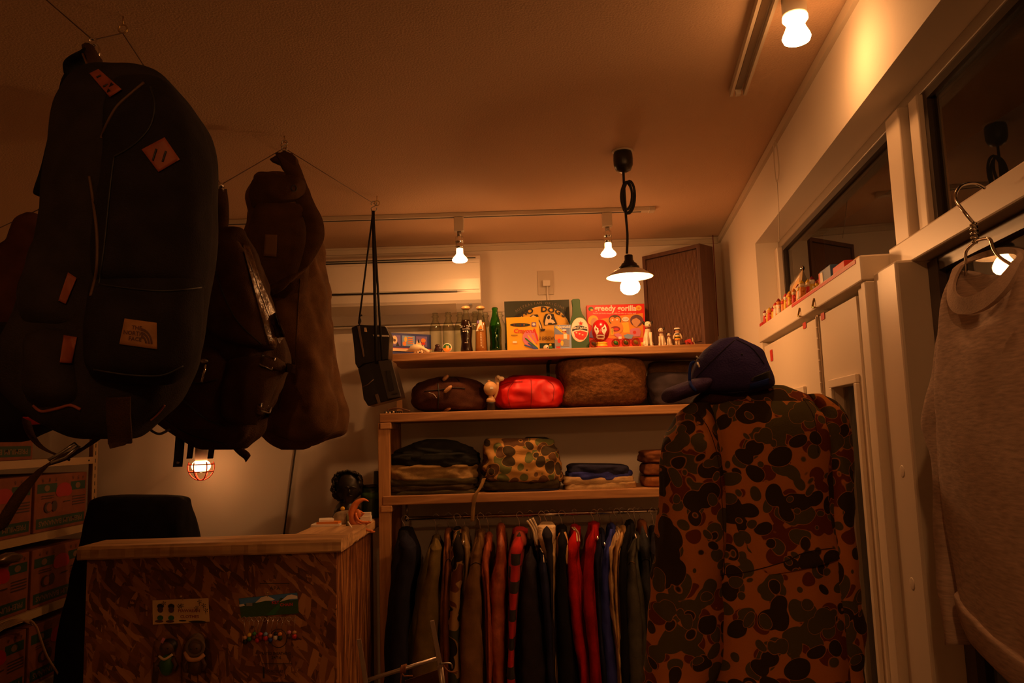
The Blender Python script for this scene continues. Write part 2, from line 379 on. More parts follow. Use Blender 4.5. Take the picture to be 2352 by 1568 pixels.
class Print:
    """flat print on one face; f(u, v, off) maps the printing coordinates onto the face"""
    def __init__(s, f): s.f = f; s.mb = MB(); s.mats = []; s.z = 0
    def mi(s, m):
        if m not in s.mats: s.mats.append(m)
        return s.mats.index(m)
    def lay(s): s.z += 1; return .0006 + .00018 * s.z
    def poly(s, pts, m):
        o = s.lay(); s.mb.add([s.f(x, y, o) for x, y in pts], [tuple(range(len(pts)))], s.mi(m)); return s
    def ell(s, cx, cy, rx, ry, m, n=24, a0=0, a1=2 * pi):
        return s.poly([(cx + rx * cos(a0 + (a1 - a0) * i / (n - 1)), cy + ry * sin(a0 + (a1 - a0) * i / (n - 1))) for i in range(n)], m)
    def rect(s, x0, y0, x1, y1, m): return s.poly([(x0, y0), (x1, y0), (x1, y1), (x0, y1)], m)
    def text(s, body, x, y, size, m, rot=0, bold=0, sx=1, down=1, align='CENTER', shear=0):
        vs, fs = text_mesh(body, size, bold, sx, align, shear); o = s.lay(); c, n = cos(rot), sin(rot)
        s.mb.add([s.f(x + (a * c - b * n), y - down * (a * n + b * c), o) for a, b in vs], fs, s.mi(m)); return s
    def arc(s, body, cx, cy, r, a0, a1, size, m, bold=0, sx=1, ry=None):
        ry = ry or r
        for i, ch in enumerate(body):
            if ch == ' ': continue
            a = a0 + (a1 - a0) * i / (len(body) - 1)
            tx, ty = -r * sin(a), ry * cos(a)
            s.text(ch, cx + r * cos(a), cy - ry * sin(a), size, m, rot=math.atan2(-ty, -tx), bold=bold, sx=sx)
        return s
    def build(s, name, parent): return put(name, s.mb, s.mats, parent, smooth=False)
def pix(Y): return lambda x, y, o: at(x, y, Y) - V((0, o, 0))          # print coordinates = pixels on a plane facing the room
def bx(px0, py0, px1, py1, Y, d, mb=None):                             # upright box whose front face is at depth Y
    a, b = at(px0, py1, Y), at(px1, py0, Y); mb = mb or MB()
    return mb.box((a.x, Y, min(a.z, b.z)), (b.x, Y + d, max(a.z, b.z)))
YN = (0, 1, 0)
def pm(Y): return lambda x, y: at(x, y, Y)

# ================================================================ THE ROOM
ZH, ZB0, ZB1, SL = 2.317, 1.935, 1.99, 3.03          # header, bar bottom, bar top, far end of the opening
SN = -.9                                             # near end of the glazed opening
struct('floor', MB().box((XL - .1, YR - .1, -.1), (1.6, YB + .1, 0)), mat('dark_floor', (.12, .075, .045), .6, var=.2, vs=6))
struct('ceiling', MB().box((XL - .1, YR - .1, ZC), (1.6, YB + .1, ZC + .1)), ceil_paint)
struct('wall_back', MB().box((XL - .1, YB, 0), (1.6, YB + .1, ZC)), white_paint)
struct('wall_left', MB().box((XL - .1, YR, 0), (XL, YB, ZC)), white_paint)
struct('wall_rear', MB().box((XL - .1, YR - .1, 0), (1.6, YR, ZC)), white_paint)
RM = MB().wbox(-2.4, 4.0, ZH, ZC, -.14, 0)           # above the opening
RM.wbox(SL, 4.0, 0, ZH, -.14, 0); RM.wbox(-2.4, SN, 0, ZH, -.14, 0)
struct('wall_right', RM, white_paint)
struct('trim_1', MB().box((XL, YB - .014, ZC - .035), (1.06, YB, ZC - .002)).box((XL, YB - .022, ZC - .012), (1.06, YB, ZC - .002)), plastic_cream)
struct('trim_2', MB().wbox(-2.2, 3.95, ZC - .03, ZC - .002, 0, .012), plastic_cream)
# aluminium frame of the glazed side: head, transom bar, mullions
fr = MB().wbox(SN, SL, ZH - .03, ZH, -.14, -.085)
fr.wbox(SN, SL, ZH - .045, ZH - .03, -.125, -.10)
struct('trim_3', fr, mat('bronze_track', (.30, .24, .18), .4), bevel=.003)
struct('trim_4', MB().wbox(SN, 1.75, ZB0, ZB1, -.10, -.045), alu, bevel=.004, label='pale transom bar above the glass door')
struct('trim_5', MB().wbox(SL - .05, SL, 1.98, ZH - .03, -.125, -.07), alu, bevel=.003)
mu = MB().wbox(1.665, 1.745, 1.93, ZH - .03, -.125, -.06); mu.wbox(1.60, 1.648, 1.99, ZH - .03, -.125, -.075)
struct('trim_6', mu, alu, bevel=.003, label='twin mullions between the two transom windows')
po = MB().wbox(1.625, 1.766, 0, 1.94, -.11, -.012)
post = struct('trim_7', po, alu, bevel=.006, label='tall pale door post')
for z in (1.50, 1.27):
    put('screw_cover', MB().lathe(wp(1.69, z, -.012), [(.013, 0), (.013, .0006), (.011, .0010), (.002, .0011)], 18, Matrix((WD, V((0, 0, 1)), WN)).transposed()), alu, post)
def window(name, s0, s1, z0, z1, off, label):
    root = tag(bpy.data.objects.new(name, None), label, None, None, 'structure'); C.objects.link(root); root.location = wp((s0 + s1) / 2, z0, off); OB[root] = wp((s0 + s1) / 2, z0, off)
    f = MB(); t = .018
    for a, b, c, d in ((s0, s1, z0, z0 + t), (s0, s1, z1 - t, z1), (s0, s0 + t, z0 + t, z1 - t), (s1 - t, s1, z0 + t, z1 - t)): f.wbox(a, b, c, d, off - .012, off + .012)
    put('frame', f, mat('dark_gasket', (.05, .035, .025), .5), root, smooth=False)
    put('pane', MB().wbox(s0 + t * .6, s1 - t * .6, z0 + t * .6, z1 - t * .6, off - .002, off + .002), pane, root, smooth=False)
    return root
window('window_1', 1.745, SL - .05, 1.985, ZH - .03, -.10, 'transom window above the white doors')
window('window_2', SN + .1, 1.60, ZB1, ZH - .03, -.10, 'transom window above the glass door')
# glass sliding door under the bar
gd = tag(bpy.data.objects.new('door_2', None), 'glass sliding door behind the grey sweatshirt', None, None, 'structure'); C.objects.link(gd); gd.location = wp(.9, 0, -.09); OB[gd] = wp(.9, 0, -.09)
f = MB()
for a, b in ((1.575, 1.624), (.42, .50), (-.55, -.47)): f.wbox(a, b, .02, ZB0 - .005, -.11, -.075)
f.wbox(-.55, 1.624, .02, .14, -.108, -.077); f.wbox(-.55, 1.624, ZB0 - .03, ZB0 - .004, -.108, -.077)
put('frame', f, mat('dark_bronze_frame', (.07, .048, .035), .4), gd, smooth=False)
for a, b in ((.50, 1.575), (-.47, .42)): put('pane', MB().wbox(a, b, .14, ZB0 - .03, -.094, -.090), pane, gd, smooth=False)
# a dim street outside, so that the panes do not look into nothing
struct('wall_outside', MB().wbox(-4, 6, -.1, 5, -3.1, -3.0), mat('dark_facade', (.03, .02, .014), .9))
# white doors with their head rail and ledge
ledge = struct('trim_8', MB().wbox(1.768, SL - .005, 1.925, 1.985, -.075, .012).wbox(1.768, SL - .005, 1.975, 1.985, -.09, -.07), door_white, bevel=.004, label='white head rail and ledge carrying the toys')
put('red_edge', MB().wbox(1.80, 2.45, 1.972, 1.981, .012, .0135), RED, ledge, smooth=False)
for s_ in (2.35, 2.18):
    put('catch', MB().tube([wp(s_, 1.955, .013), wp(s_, 1.93, .02), wp(s_ - .03, 1.925, .02)], .003, 6), brass, ledge)
struct('trim_9', MB().wbox(1.768, 1.80, 0, 1.925, -.05, .006).wbox(1.80, 1.855, 0, 1.92, -.05, -.004), door_white, bevel=.004, label='white right jamb of the white doors')
struct('trim_10', MB().wbox(SL - .035, SL - .005, 0, 1.925, -.05, .008), door_white, bevel=.003)
def white_door(name, s0, s1, w0, w1, z1, label):
    root = tag(bpy.data.objects.new(name, None), label, None, None, 'structure'); C.objects.link(root); root.location = wp((s0 + s1) / 2, .02, -.02); OB[root] = wp((s0 + s1) / 2, .02, -.02)
    top = 1.905; z0 = .35; l = MB()
    for a, b, c, d in ((s0, s1, z1, top), (s0, s1, .02, z0), (s0, w0, z0, z1), (w1, s1, z0, z1)): l.wbox(a, b, c, d, -.035, 0)
    put('leaf', l, door_white, root, smooth=False)
    g = MB(); t = .022
    for a, b, c, d in ((w0 - t, w1 + t, z1, z1 + t), (w0 - t, w0, z0, z1), (w1, w1 + t, z0, z1), (w0 - t, w1 + t, z0 - t, z0)): g.wbox(a, b, c, d, 0, .009)
    put('glazing_bead', g, door_white, root, smooth=False, bevel=.002)
    put('pane', MB().wbox(w0, w1, z0, z1, -.026, -.022), pane, root, smooth=False)
    return root
dl = white_door('door_1', 2.215, SL - .04, 2.42, 2.93, 1.70, 'white glazed door beside the shelf wall, far leaf')
dr = white_door('door_3', 1.86, 2.19, 1.905, 2.10, 1.70, 'white glazed door next to the post, near leaf')
hg = MB().wbox(2.192, 2.212, 1.62, 1.91, -.02, .004)
for k in range(9): hg.tube([wp(2.202, 1.63 + k * .031, .005), wp(2.202, 1.658 + k * .031, .005)], .0042, 8)
put('hinge', hg, mat('old_hinge', (.42, .32, .22), .5, .3), dl, smooth=False)
def sticker(par, px, py, w_, h, seed):
    p = atw(px, py, .0); s, z = ws(p), p.z; rnd = random.Random(seed); pts = []
    for i in range(20):
        a = 2 * pi * i / 20; c_, n_ = cos(a), sin(a); k = .92 + rnd.random() * .12
        pts.append(wp(s + w_ * math.copysign(abs(c_) ** .25, c_) * k, z + h * math.copysign(abs(n_) ** .25, n_) * k, .0012))
    put('tape', MB().prism(pts, WN * .001), RED, par, smooth=False)
sticker(dl, 1773, 816, .021, .021, 1); sticker(dl, 1849, 747, .019, .009, 2); sticker(dr, 1891, 726, .018, .010, 3)
# thin cord looped on the right wall
cl = [atw(1776, 318, .01), atw(1779, 380, .012), atw(1784, 418, .012), atw(1789, 390, .012), atw(1784, 335, .012), atw(1778, 322, .012)]
lc = MB().tube(spline(cl, 6), .0018, 6).tube([atw(1785, 415, .01), atw(1789, 480, .01), atw(1790, 555, .004)], .0013, 6)
put('pull_string', lc, plastic_cream, None, 'thin pale looped cord hanging high on the right wall', 'string')

# ================================================================ CEILING FIXTURES
lt = thing('lighting_track', 'cream lighting track across the ceiling near the back wall', 'light track', (-.3, 3.33, ZC - .02))
put('rail', MB().box((-1.5, 3.312, ZC - .018), (.615, 3.348, ZC - .0005)), plastic_cream, lt, smooth=False, bevel=.002)
put('slot', MB().box((-1.45, 3.324, ZC - .0195), (.58, 3.334, ZC - .0175)), black_plastic, lt, smooth=False)
put('end_cap', MB().box((.612, 3.309, ZC - .02), (.64, 3.351, ZC - .0005)), plastic_cream, lt, smooth=False, bevel=.003)
def bulb_prof(r, L):
    return [(r * .42, 0), (r * .45, -L * .12), (r * .45, -L * .36), (r * .60, -L * .50), (r * .92, -L * .68), (r, -L * .80), (r * .93, -L * .90), (r * .6, -L * .98), (.001, -L)]
def track_spot(px, py, label):
    p = at(px, py, 3.33); x = p.x; z = p.z; t = thing('track_spot', label, 'spotlight', (x, 3.33, z - .035), 'reflector bulbs on the track')
    put('adapter', MB().box((x - .021, 3.314, ZC - .082), (x + .021, 3.346, ZC - .0195)), plastic_cream, t, smooth=False, bevel=.003)
    put('stem', MB().lathe((x, 3.33, 0), [(.009, ZC - .081), (.009, z + .072)], 12), steel, t)
    put('socket', MB().lathe((x, 3.33, z + .02), [(.008, .054), (.017, .052), (.017, .036), (.0185, .034), (.0185, .030), (.017, .028), (.017, .012), (.0185, .010), (.017, .006), (.017, 0)], 18), chrome, t)
    pr = bulb_prof(.033, .062)
    b = put('bulb', MB().lathe((x, 3.33, z + .02), pr[5:], 24), glow('track_bulb', LC, E_TRACK), t)
    put('reflector_neck', MB().lathe((x, 3.33, z + .02), pr[:6], 24), glow('silvered_neck', LC, 14), b)
track_spot(1056, 581, 'reflector bulb on chrome socket, track light above the air conditioner')
track_spot(1397, 568, 'reflector bulb on chrome socket, track light beside the pendant lamp')
# second track, right side
a_, b_ = atz(1694, 204, ZC), atz(1757, 0, ZC); d_ = (b_ - a_).normalized(); e_ = d_.cross(V((0, 0, 1))); b_ = a_ + d_ * 2.4
rt_ = thing('lighting_track', 'lighting track running toward the viewer at the upper right', 'light track', a_ - V((0, 0, .02)))
def bar3(mb, p, q, side, hw, z0, z1): return mb.hexa([p - side * hw + V((0, 0, z0)), q - side * hw + V((0, 0, z0)), q + side * hw + V((0, 0, z0)), p + side * hw + V((0, 0, z0)),
                                                     p - side * hw + V((0, 0, z1)), q - side * hw + V((0, 0, z1)), q + side * hw + V((0, 0, z1)), p + side * hw + V((0, 0, z1))])
rl = MB(); bar3(rl, a_ + e_ * -.019, b_ + e_ * -.019, e_, .004, -.022, -.0005); bar3(rl, a_ + e_ * .019, b_ + e_ * .019, e_, .004, -.022, -.0005); bar3(rl, a_, b_, e_, .016, -.006, -.0005)
put('rail', rl, plastic_cream, rt_, smooth=False)
put('slot', bar3(MB(), a_ + d_ * .02, b_, e_, .009, -.009, -.006), mat('bronze_slot', (.14, .09, .05), .4), rt_, smooth=False)
put('end_cap', bar3(MB(), a_ - d_ * .006, a_ + d_ * .012, e_, .007, -.02, -.006), plastic_cream, rt_, smooth=False)
# the near lamp on it
p = at(1828, 66, 1.66); sp = thing('spotlight', 'bright lamp in a white cylinder at the top right', 'spotlight', p - V((0, 0, .05)))
put('holder', MB().lathe((p.x, p.y, 0), [(.012, ZC - .0005), (.027, ZC - .004), (.027, p.z + .033), (.024, p.z + .030), (.020, p.z + .032)], 24), plastic_white, sp)
b = put('bulb', MB().lathe((p.x, p.y, p.z + .035), [(.031, -.056), (.028, -.064), (.016, -.07), (.001, -.072)], 28), glow('spot_bulb', LC, E_SPOT), sp)
put('reflector_neck', MB().lathe((p.x, p.y, p.z + .035), [(.018, 0), (.0275, -.006), (.028, -.014), (.022, -.022), (.0195, -.026), (.023, -.036), (.0295, -.05), (.031, -.056)], 28), glow('silvered_neck', LC, 14), b)
# pendant lamp
pp = atz(1430, 347, ZC); PY = pp.y
P_ = lambda x, y: at(x, y, PY)
pl = thing('pendant_lamp', 'black pendant lamp with knotted cord and pale enamel shade', 'pendant lamp', P_(1447, 672))
c0 = pp.copy(); zb = P_(1432, 396).z
put('ceiling_cup', MB().lathe((c0.x, c0.y, 0), [(.029, ZC - .0005), (.033, ZC - .012), (.034, ZC - .03), (.033, zb + .025), (.026, zb + .008), (.010, zb)], 28), black_plastic, pl)
put('mount', MB().lathe((c0.x, c0.y, 0), [(.038, ZC - .0006), (.036, ZC - .004), (.02, ZC - .004)], 24), plastic_cream, pl)
cord = [P_(1432, 394), P_(1433, 420), P_(1436, 470), P_(1438, 500), P_(1441, 540), P_(1440, 582)]
put('cord', MB().tube(spline(cord, 8), .0045, 8), black_rubber, pl)
ck = []
for i in range(64):
    a = i / 64 * 2 * pi * 3; k = 1 + .08 * sin(a / 3 + 1)
    q = P_(1441 + 13 * k * sin(a) + 4 * cos(a * .33), 453 - 34 * cos(a) * k); ck.append(q + V((0, -.006 + .012 * sin(a * .5), 0)))
put('cord_coil', MB().tube(ck, .0045, 8, closed=True), black_rubber, pl)
q = P_(1446, 632); sx, sy, sz = q
k = PY / F
put('socket', MB().lathe((sx, sy, sz), [(.006, .072), (.013, .070), (.0145, .068), (.0145, .052), (.017, .050), (.019, .044), (.026, .040), (.028, .034), (.034, .030), (.036, .022), (.034, .017), (.020, .016)], 24), black_plastic, pl)
sh = [(.018, .0185), (.036, .017), (.050, .012), (.064, .002), (.075, -.006), (.0795, -.009), (.080, -.0105), (.0785, -.0105), (.063, -.001), (.049, .0085), (.035, .0135), (.018, .0145)]
put('shade', MB().lathe((sx, sy, sz + .004), sh, 40), mat('enamel_shade', (.78, .70, .58), .3, coat=.3), pl)
bz = P_(1447, 655).z
put('bulb', MB().lathe((sx, sy, bz), [(.014, .04), (.017, .028), (.024, .018), (.0315, .004), (.0335, -.006), (.032, -.016), (.024, -.026), (.012, -.031), (.001, -.0325)], 24), glow('pendant_bulb', LC, E_PEND), pl)

# ceiling eye hooks and the wires strung between them
h1, h2, h3 = atz(283, 38, ZC), atz(653, 312, ZC), atz(866, 450, ZC)
def eye_hook(p, label):
    t = MB().tube([p, p - V((0, 0, .02))], .002, 6); c = p - V((0, 0, .030)); t.tube([c + V((.010 * cos(a), 0, .010 * sin(a))) for a in [i * pi / 6 for i in range(12)]], .002, 6, closed=True)
    return put('eye_hook', t, brass, None, label, 'hook', 'eye hooks in the ceiling')
for p, l in ((h1, 'small brass eye hook in the ceiling above the navy backpack'), (h2, 'small brass eye hook in the ceiling above the long duffel bag'), (h3, 'small brass eye hook in the ceiling above the hanging camera')): eye_hook(p, l)
d03 = V((0, 0, -.04)); g1 = at(213, 92, 1.45); g2 = at(508, 424, 2.03)
def wire(a, b, label, sag=0): return put('wire', MB().tube([a, (a + b) / 2 - V((0, 0, sag)), b], .0013, 6), mat('dark_wire', (.10, .06, .035), .5, .3), None, label, 'wire', 'wires strung under the ceiling')
wire(atz(95, -10, ZC - .01), g1, 'thin wire from the top left edge to the navy backpack clip'); wire(g1, h1 + d03, 'short thin wire from the navy backpack clip to the nearest eye hook')
wire(h1 + d03, g2, 'thin wire passing behind the navy backpack to the brown rucksack hook'); wire(g2, h2 + d03, 'thin wire from the brown rucksack hook up to the middle eye hook')
wire(h2 + d03, h3 + d03, 'thin wire from the duffel bag hook to the hanging camera hook')
wire(at(-15, 530, 2.2), at(95, 478, 2.0), 'thin wire at the left edge beside the navy backpack')

# ================================================================ BACK WALL FIXTURES
ac = thing('air_conditioner', 'white wall air conditioner behind the hanging bags', 'air conditioner', (-.55, 3.78, at(1000, 715, 3.68).z))
A = lambda y: at(1100, y, 3.68).z
x1 = at(1103, 640, 3.68).x; x0 = x1 - .80
prof = [(YB - .001, A(580)), (3.72, A(580)), (3.70, A(585)), (3.685, A(594)), (3.68, A(600)), (3.672, A(640)), (3.675, A(672)), (3.685, A(687)), (3.70, A(694)), (3.76, A(712)), (3.84, A(727)), (YB - .001, A(730))]
put('body', MB().prism([(x0, y, z) for y, z in prof], (x1 - x0, 0, 0)), plastic_white, ac, smooth=False)
put('intake_grille', MB().box((x0 + .02, 3.6805, A(597)), (x1 - .12, 3.70, A(594.5))).box((x0 + .02, 3.674, A(591.5)), (x1 - .02, 3.70, A(590.5))), black_plastic, ac, smooth=False)
put('front_panel', MB().prism([(x0 + .004, y, z) for y, z in [(3.683, A(601)), (3.676, A(603)), (3.666, A(640)), (3.668, A(664)), (3.676, A(664)), (3.676, A(640))]], (x1 - x0 - .008, 0, 0)), mat('glossy_white_plastic', (.84, .78, .68), .34), ac, smooth=False)
put('slot', MB().add([(x0 + .02, 3.664, A(669.5)), (x1 - .11, 3.664, A(669)), (x1 - .06, 3.664, A(667.6)), (x1 - .11, 3.664, A(667)), (x0 + .02, 3.664, A(666))], [(0, 1, 2, 3, 4)]).box((x0 + .02, 3.6645, A(669.5)), (x1 - .11, 3.69, A(666.5))), black_plastic, ac, smooth=False)
put('louvre', MB().prism([(x0 + .02, y, z) for y, z in [(3.694, A(693.5)), (3.752, A(711)), (3.756, A(709)), (3.70, A(692.5))]], (x1 - x0 - .14, 0, 0)), plastic_cream, ac, smooth=False)
put('badge', MB().box((x1 - .058, 3.700, A(697.5)), (x1 - .044, 3.72, A(693.5))), black_plastic, ac, smooth=False)
put('wall_bracket', MB().box((x0 + .05, 3.85, A(733)), (x1 - .02, YB - .001, A(729.5))), plastic_cream, ac, smooth=False)
sw = thing('wall_socket', 'pale wall socket plate above the green sign', 'socket', at(1254, 680, YB))
put('plate', bx(1236, 621, 1270, 677, YB - .008, .0075), plastic_cream, sw, smooth=False, bevel=.002)
pg = thing('power_plug', 'white plug and cable in the wall socket', 'plug', at(1256, 690, YB - .03))
put('plug', bx(1247, 642, 1264, 657, YB - .036, .027), plastic_white, pg, smooth=False, bevel=.004)
put('cable', MB().tube(spline([at(1257, 655, YB - .026), at(1257, 672, YB - .016), at(1259, 690, YB - .012), at(1258, 730, YB - .01)], 6), .004, 8), plastic_white, pg)
put('wall_cable', MB().tube([at(681, 1015, YB - .006), at(652, 1226, YB - .006), at(640, 1320, YB - .006)], .0042, 8), mat('dark_cable', (.03, .02, .012), .6), None, 'dark cable running down the back wall above the counter', 'cable')
put('wall_seam', MB().box((at(870, 767, YB).x, YB - .003, at(1150, 716, YB).z), (at(1160, 716, YB).x, YB - .0005, at(1150, 713.8, YB).z)), plastic_cream, bpy.data.objects['wall_back'], smooth=False)
# caged work lamp by the back wall
q = at(462, 1072, 3.72); cl_ = thing('cage_lamp', 'small work lamp with red wire cage below the brown rucksack', 'work lamp', at(462, 1104, 3.72))
put('socket', MB().lathe(q, [(.012, .112), (.026, .105), (.029, .075), (.029, .035), (.020, .02)], 20), mat('grey_lamp_socket', (.40, .36, .32), .5), cl_)
put('bulb', MB().ball(q + V((0, 0, .004)), (.043, .043, .031), 20, 12), glow('cage_bulb', LC, E_CAGE), cl_)
red_wire = mat('red_wire', (.75, .06, .03), .4)
for kk in range(6):
    a = kk * pi / 3 + .3; pts = []
    for i in range(9):
        t = -pi / 2 + i / 8 * pi * .62; pts.append(q + V((cos(a) * .058 * cos(t), sin(a) * .058 * cos(t), .062 * sin(t) + .0)))
    put('cage_wire', MB().tube(pts, .003, 6), red_wire, cl_)
for zz, rr in ((.012, .058), (-.022, .054)):
    put('cage_ring', MB().tube([q + V((rr * cos(i * pi / 12), rr * sin(i * pi / 12), zz)) for i in range(24)], .003, 6, closed=True), red_wire, cl_)
put('lamp_bracket', MB().tube([q + V((0, .03, .09)), q + V((0, .10, .10)), V((q.x, YB - .002, q.z + .10))], .006, 8), black_plastic, cl_)

# ================================================================ SHELF WALL
YS, YSB = 3.5, 3.87
Z1 = at(1250, 801, YS).z; Z2 = at(1250, 938, YS).z; Z3 = at(1250, 1128, YS).z
SX = .93
su = thing('shelf_unit', 'rough pine shelf unit of three thick boards on the back wall', 'shelf', (.15, 3.68, 0))
def board(z, x0, th, m=pine):
    return put('board', MB().box((x0, YS, z - th), (SX, YSB, z)), m, su, smooth=False, bevel=.004)
XP0, XP1 = at(868, 1050, YS).x, at(905, 1050, YS).x
board(Z1, at(893, 810, YS).x, .037); board(Z2, at(871, 950, YS).x, .040); board(Z3, at(878, 1140, YS).x, .040)
for x0, x1_ in ((XP0, XP1 - .02), (SX - .07, SX - .02)):
    for y0, y1 in ((YS + .004, YS + .05), (YSB - .05, YSB)):
        put('post', MB().box((x0, y0, 0), (x1_, y1, Z2 - .041)), pine_z, su, smooth=False, bevel=.003)
for z in (Z2, Z3):
    put('cleat', MB().box((XP0 + .012, YS - .004, z - .068), (XP0 + .060, YSB - .06, z - .0415)), pine, su, smooth=False, bevel=.002)
for x in (at(1258, 830, YSB).x, at(1600, 830, YSB).x):
    put('bracket', MB().box((x - .008, YSB - .22, Z1 - .043), (x + .008, YSB, Z1 - .0375)).box((x - .008, YSB - .006, Z1 - .22), (x + .008, YSB + .004, Z1 - .043)), black_plastic, su, smooth=False)
# clothes rail
RY = 3.62
rz = at(1250, 1180.5, RY).z; ra, rb = at(932, 1191, RY).x, SX - .03
cr = thing('clothes_rail', 'thin chrome clothes rail under the lowest shelf', 'rail', (.2, RY, rz))
put('rod', MB().tube([(ra, RY, rz), (rb, RY, rz)], .0075, 12), chrome, cr)
for x in (ra + .006, rb - .01):
    put('bracket', MB().tube([(x, RY, Z3 - .041), (x, RY, rz)], .006, 8).ball((x, RY, rz), .013, 12, 8), steel, cr)

# ---------------------------------------------------------------- jackets on the rail
def J(rows): return [(1160 + cy / 3.5636, 880 + a / 3.5636, 880 + b / 3.5636) for cy, a, b in rows]
cN = lambda n, c, **k: cloth('cloth_' + n, c, **k)
KINDS = {
 'blacknavy': cN('black_navy', (.016, .016, .030)), 'olive': cN('olive', (.155, .105, .030)), 'rust': cN('rust', (.26, .095, .03)),
 'sand': cN('sand', (.26, .16, .065)), 'brown': cN('khaki_brown', (.165, .085, .028)), 'brick': cN('brick', (.42, .10, .04)),
 'leather': mat('orange_leather', (.36, .085, .028), .5, var=.3, vs=25, bump=.7, bs=60), 'navy': cN('navy', (.016, .018, .05)),
 'charcoal': cN('charcoal', (.026, .022, .030)), 'beige': cN('beige', (.55, .36, .17)), 'black': cN('black', (.009, .009, .011)), 'red': cN('red', (.50, .012, .010)),
 'darkred': cN('dark_red', (.33, .008, .010)), 'blue': cN('blue', (.045, .055, .33)), 'tan': cN('tan', (.62, .36, .14)), 'denim': cN('grey_denim', (.085, .080, .060), bump=.6),
 'darkdenim': cN('dark_denim', (.04, .042, .046), bump=.6), 'sherpa': cN('sherpa', (.75, .56, .33), bump=1, bs=120), 'rib': cN('rib_cream', (.72, .58, .38)),
 'plaid': plaid('red_plaid'),
 'camo': camo('jacket_camo', (.34, .20, .08), [((.05, .055, .03), 16, .88), ((.12, .04, .02), 14, .86), ((.018, .014, .012), 15, .88)], th=.05, seed=3)}
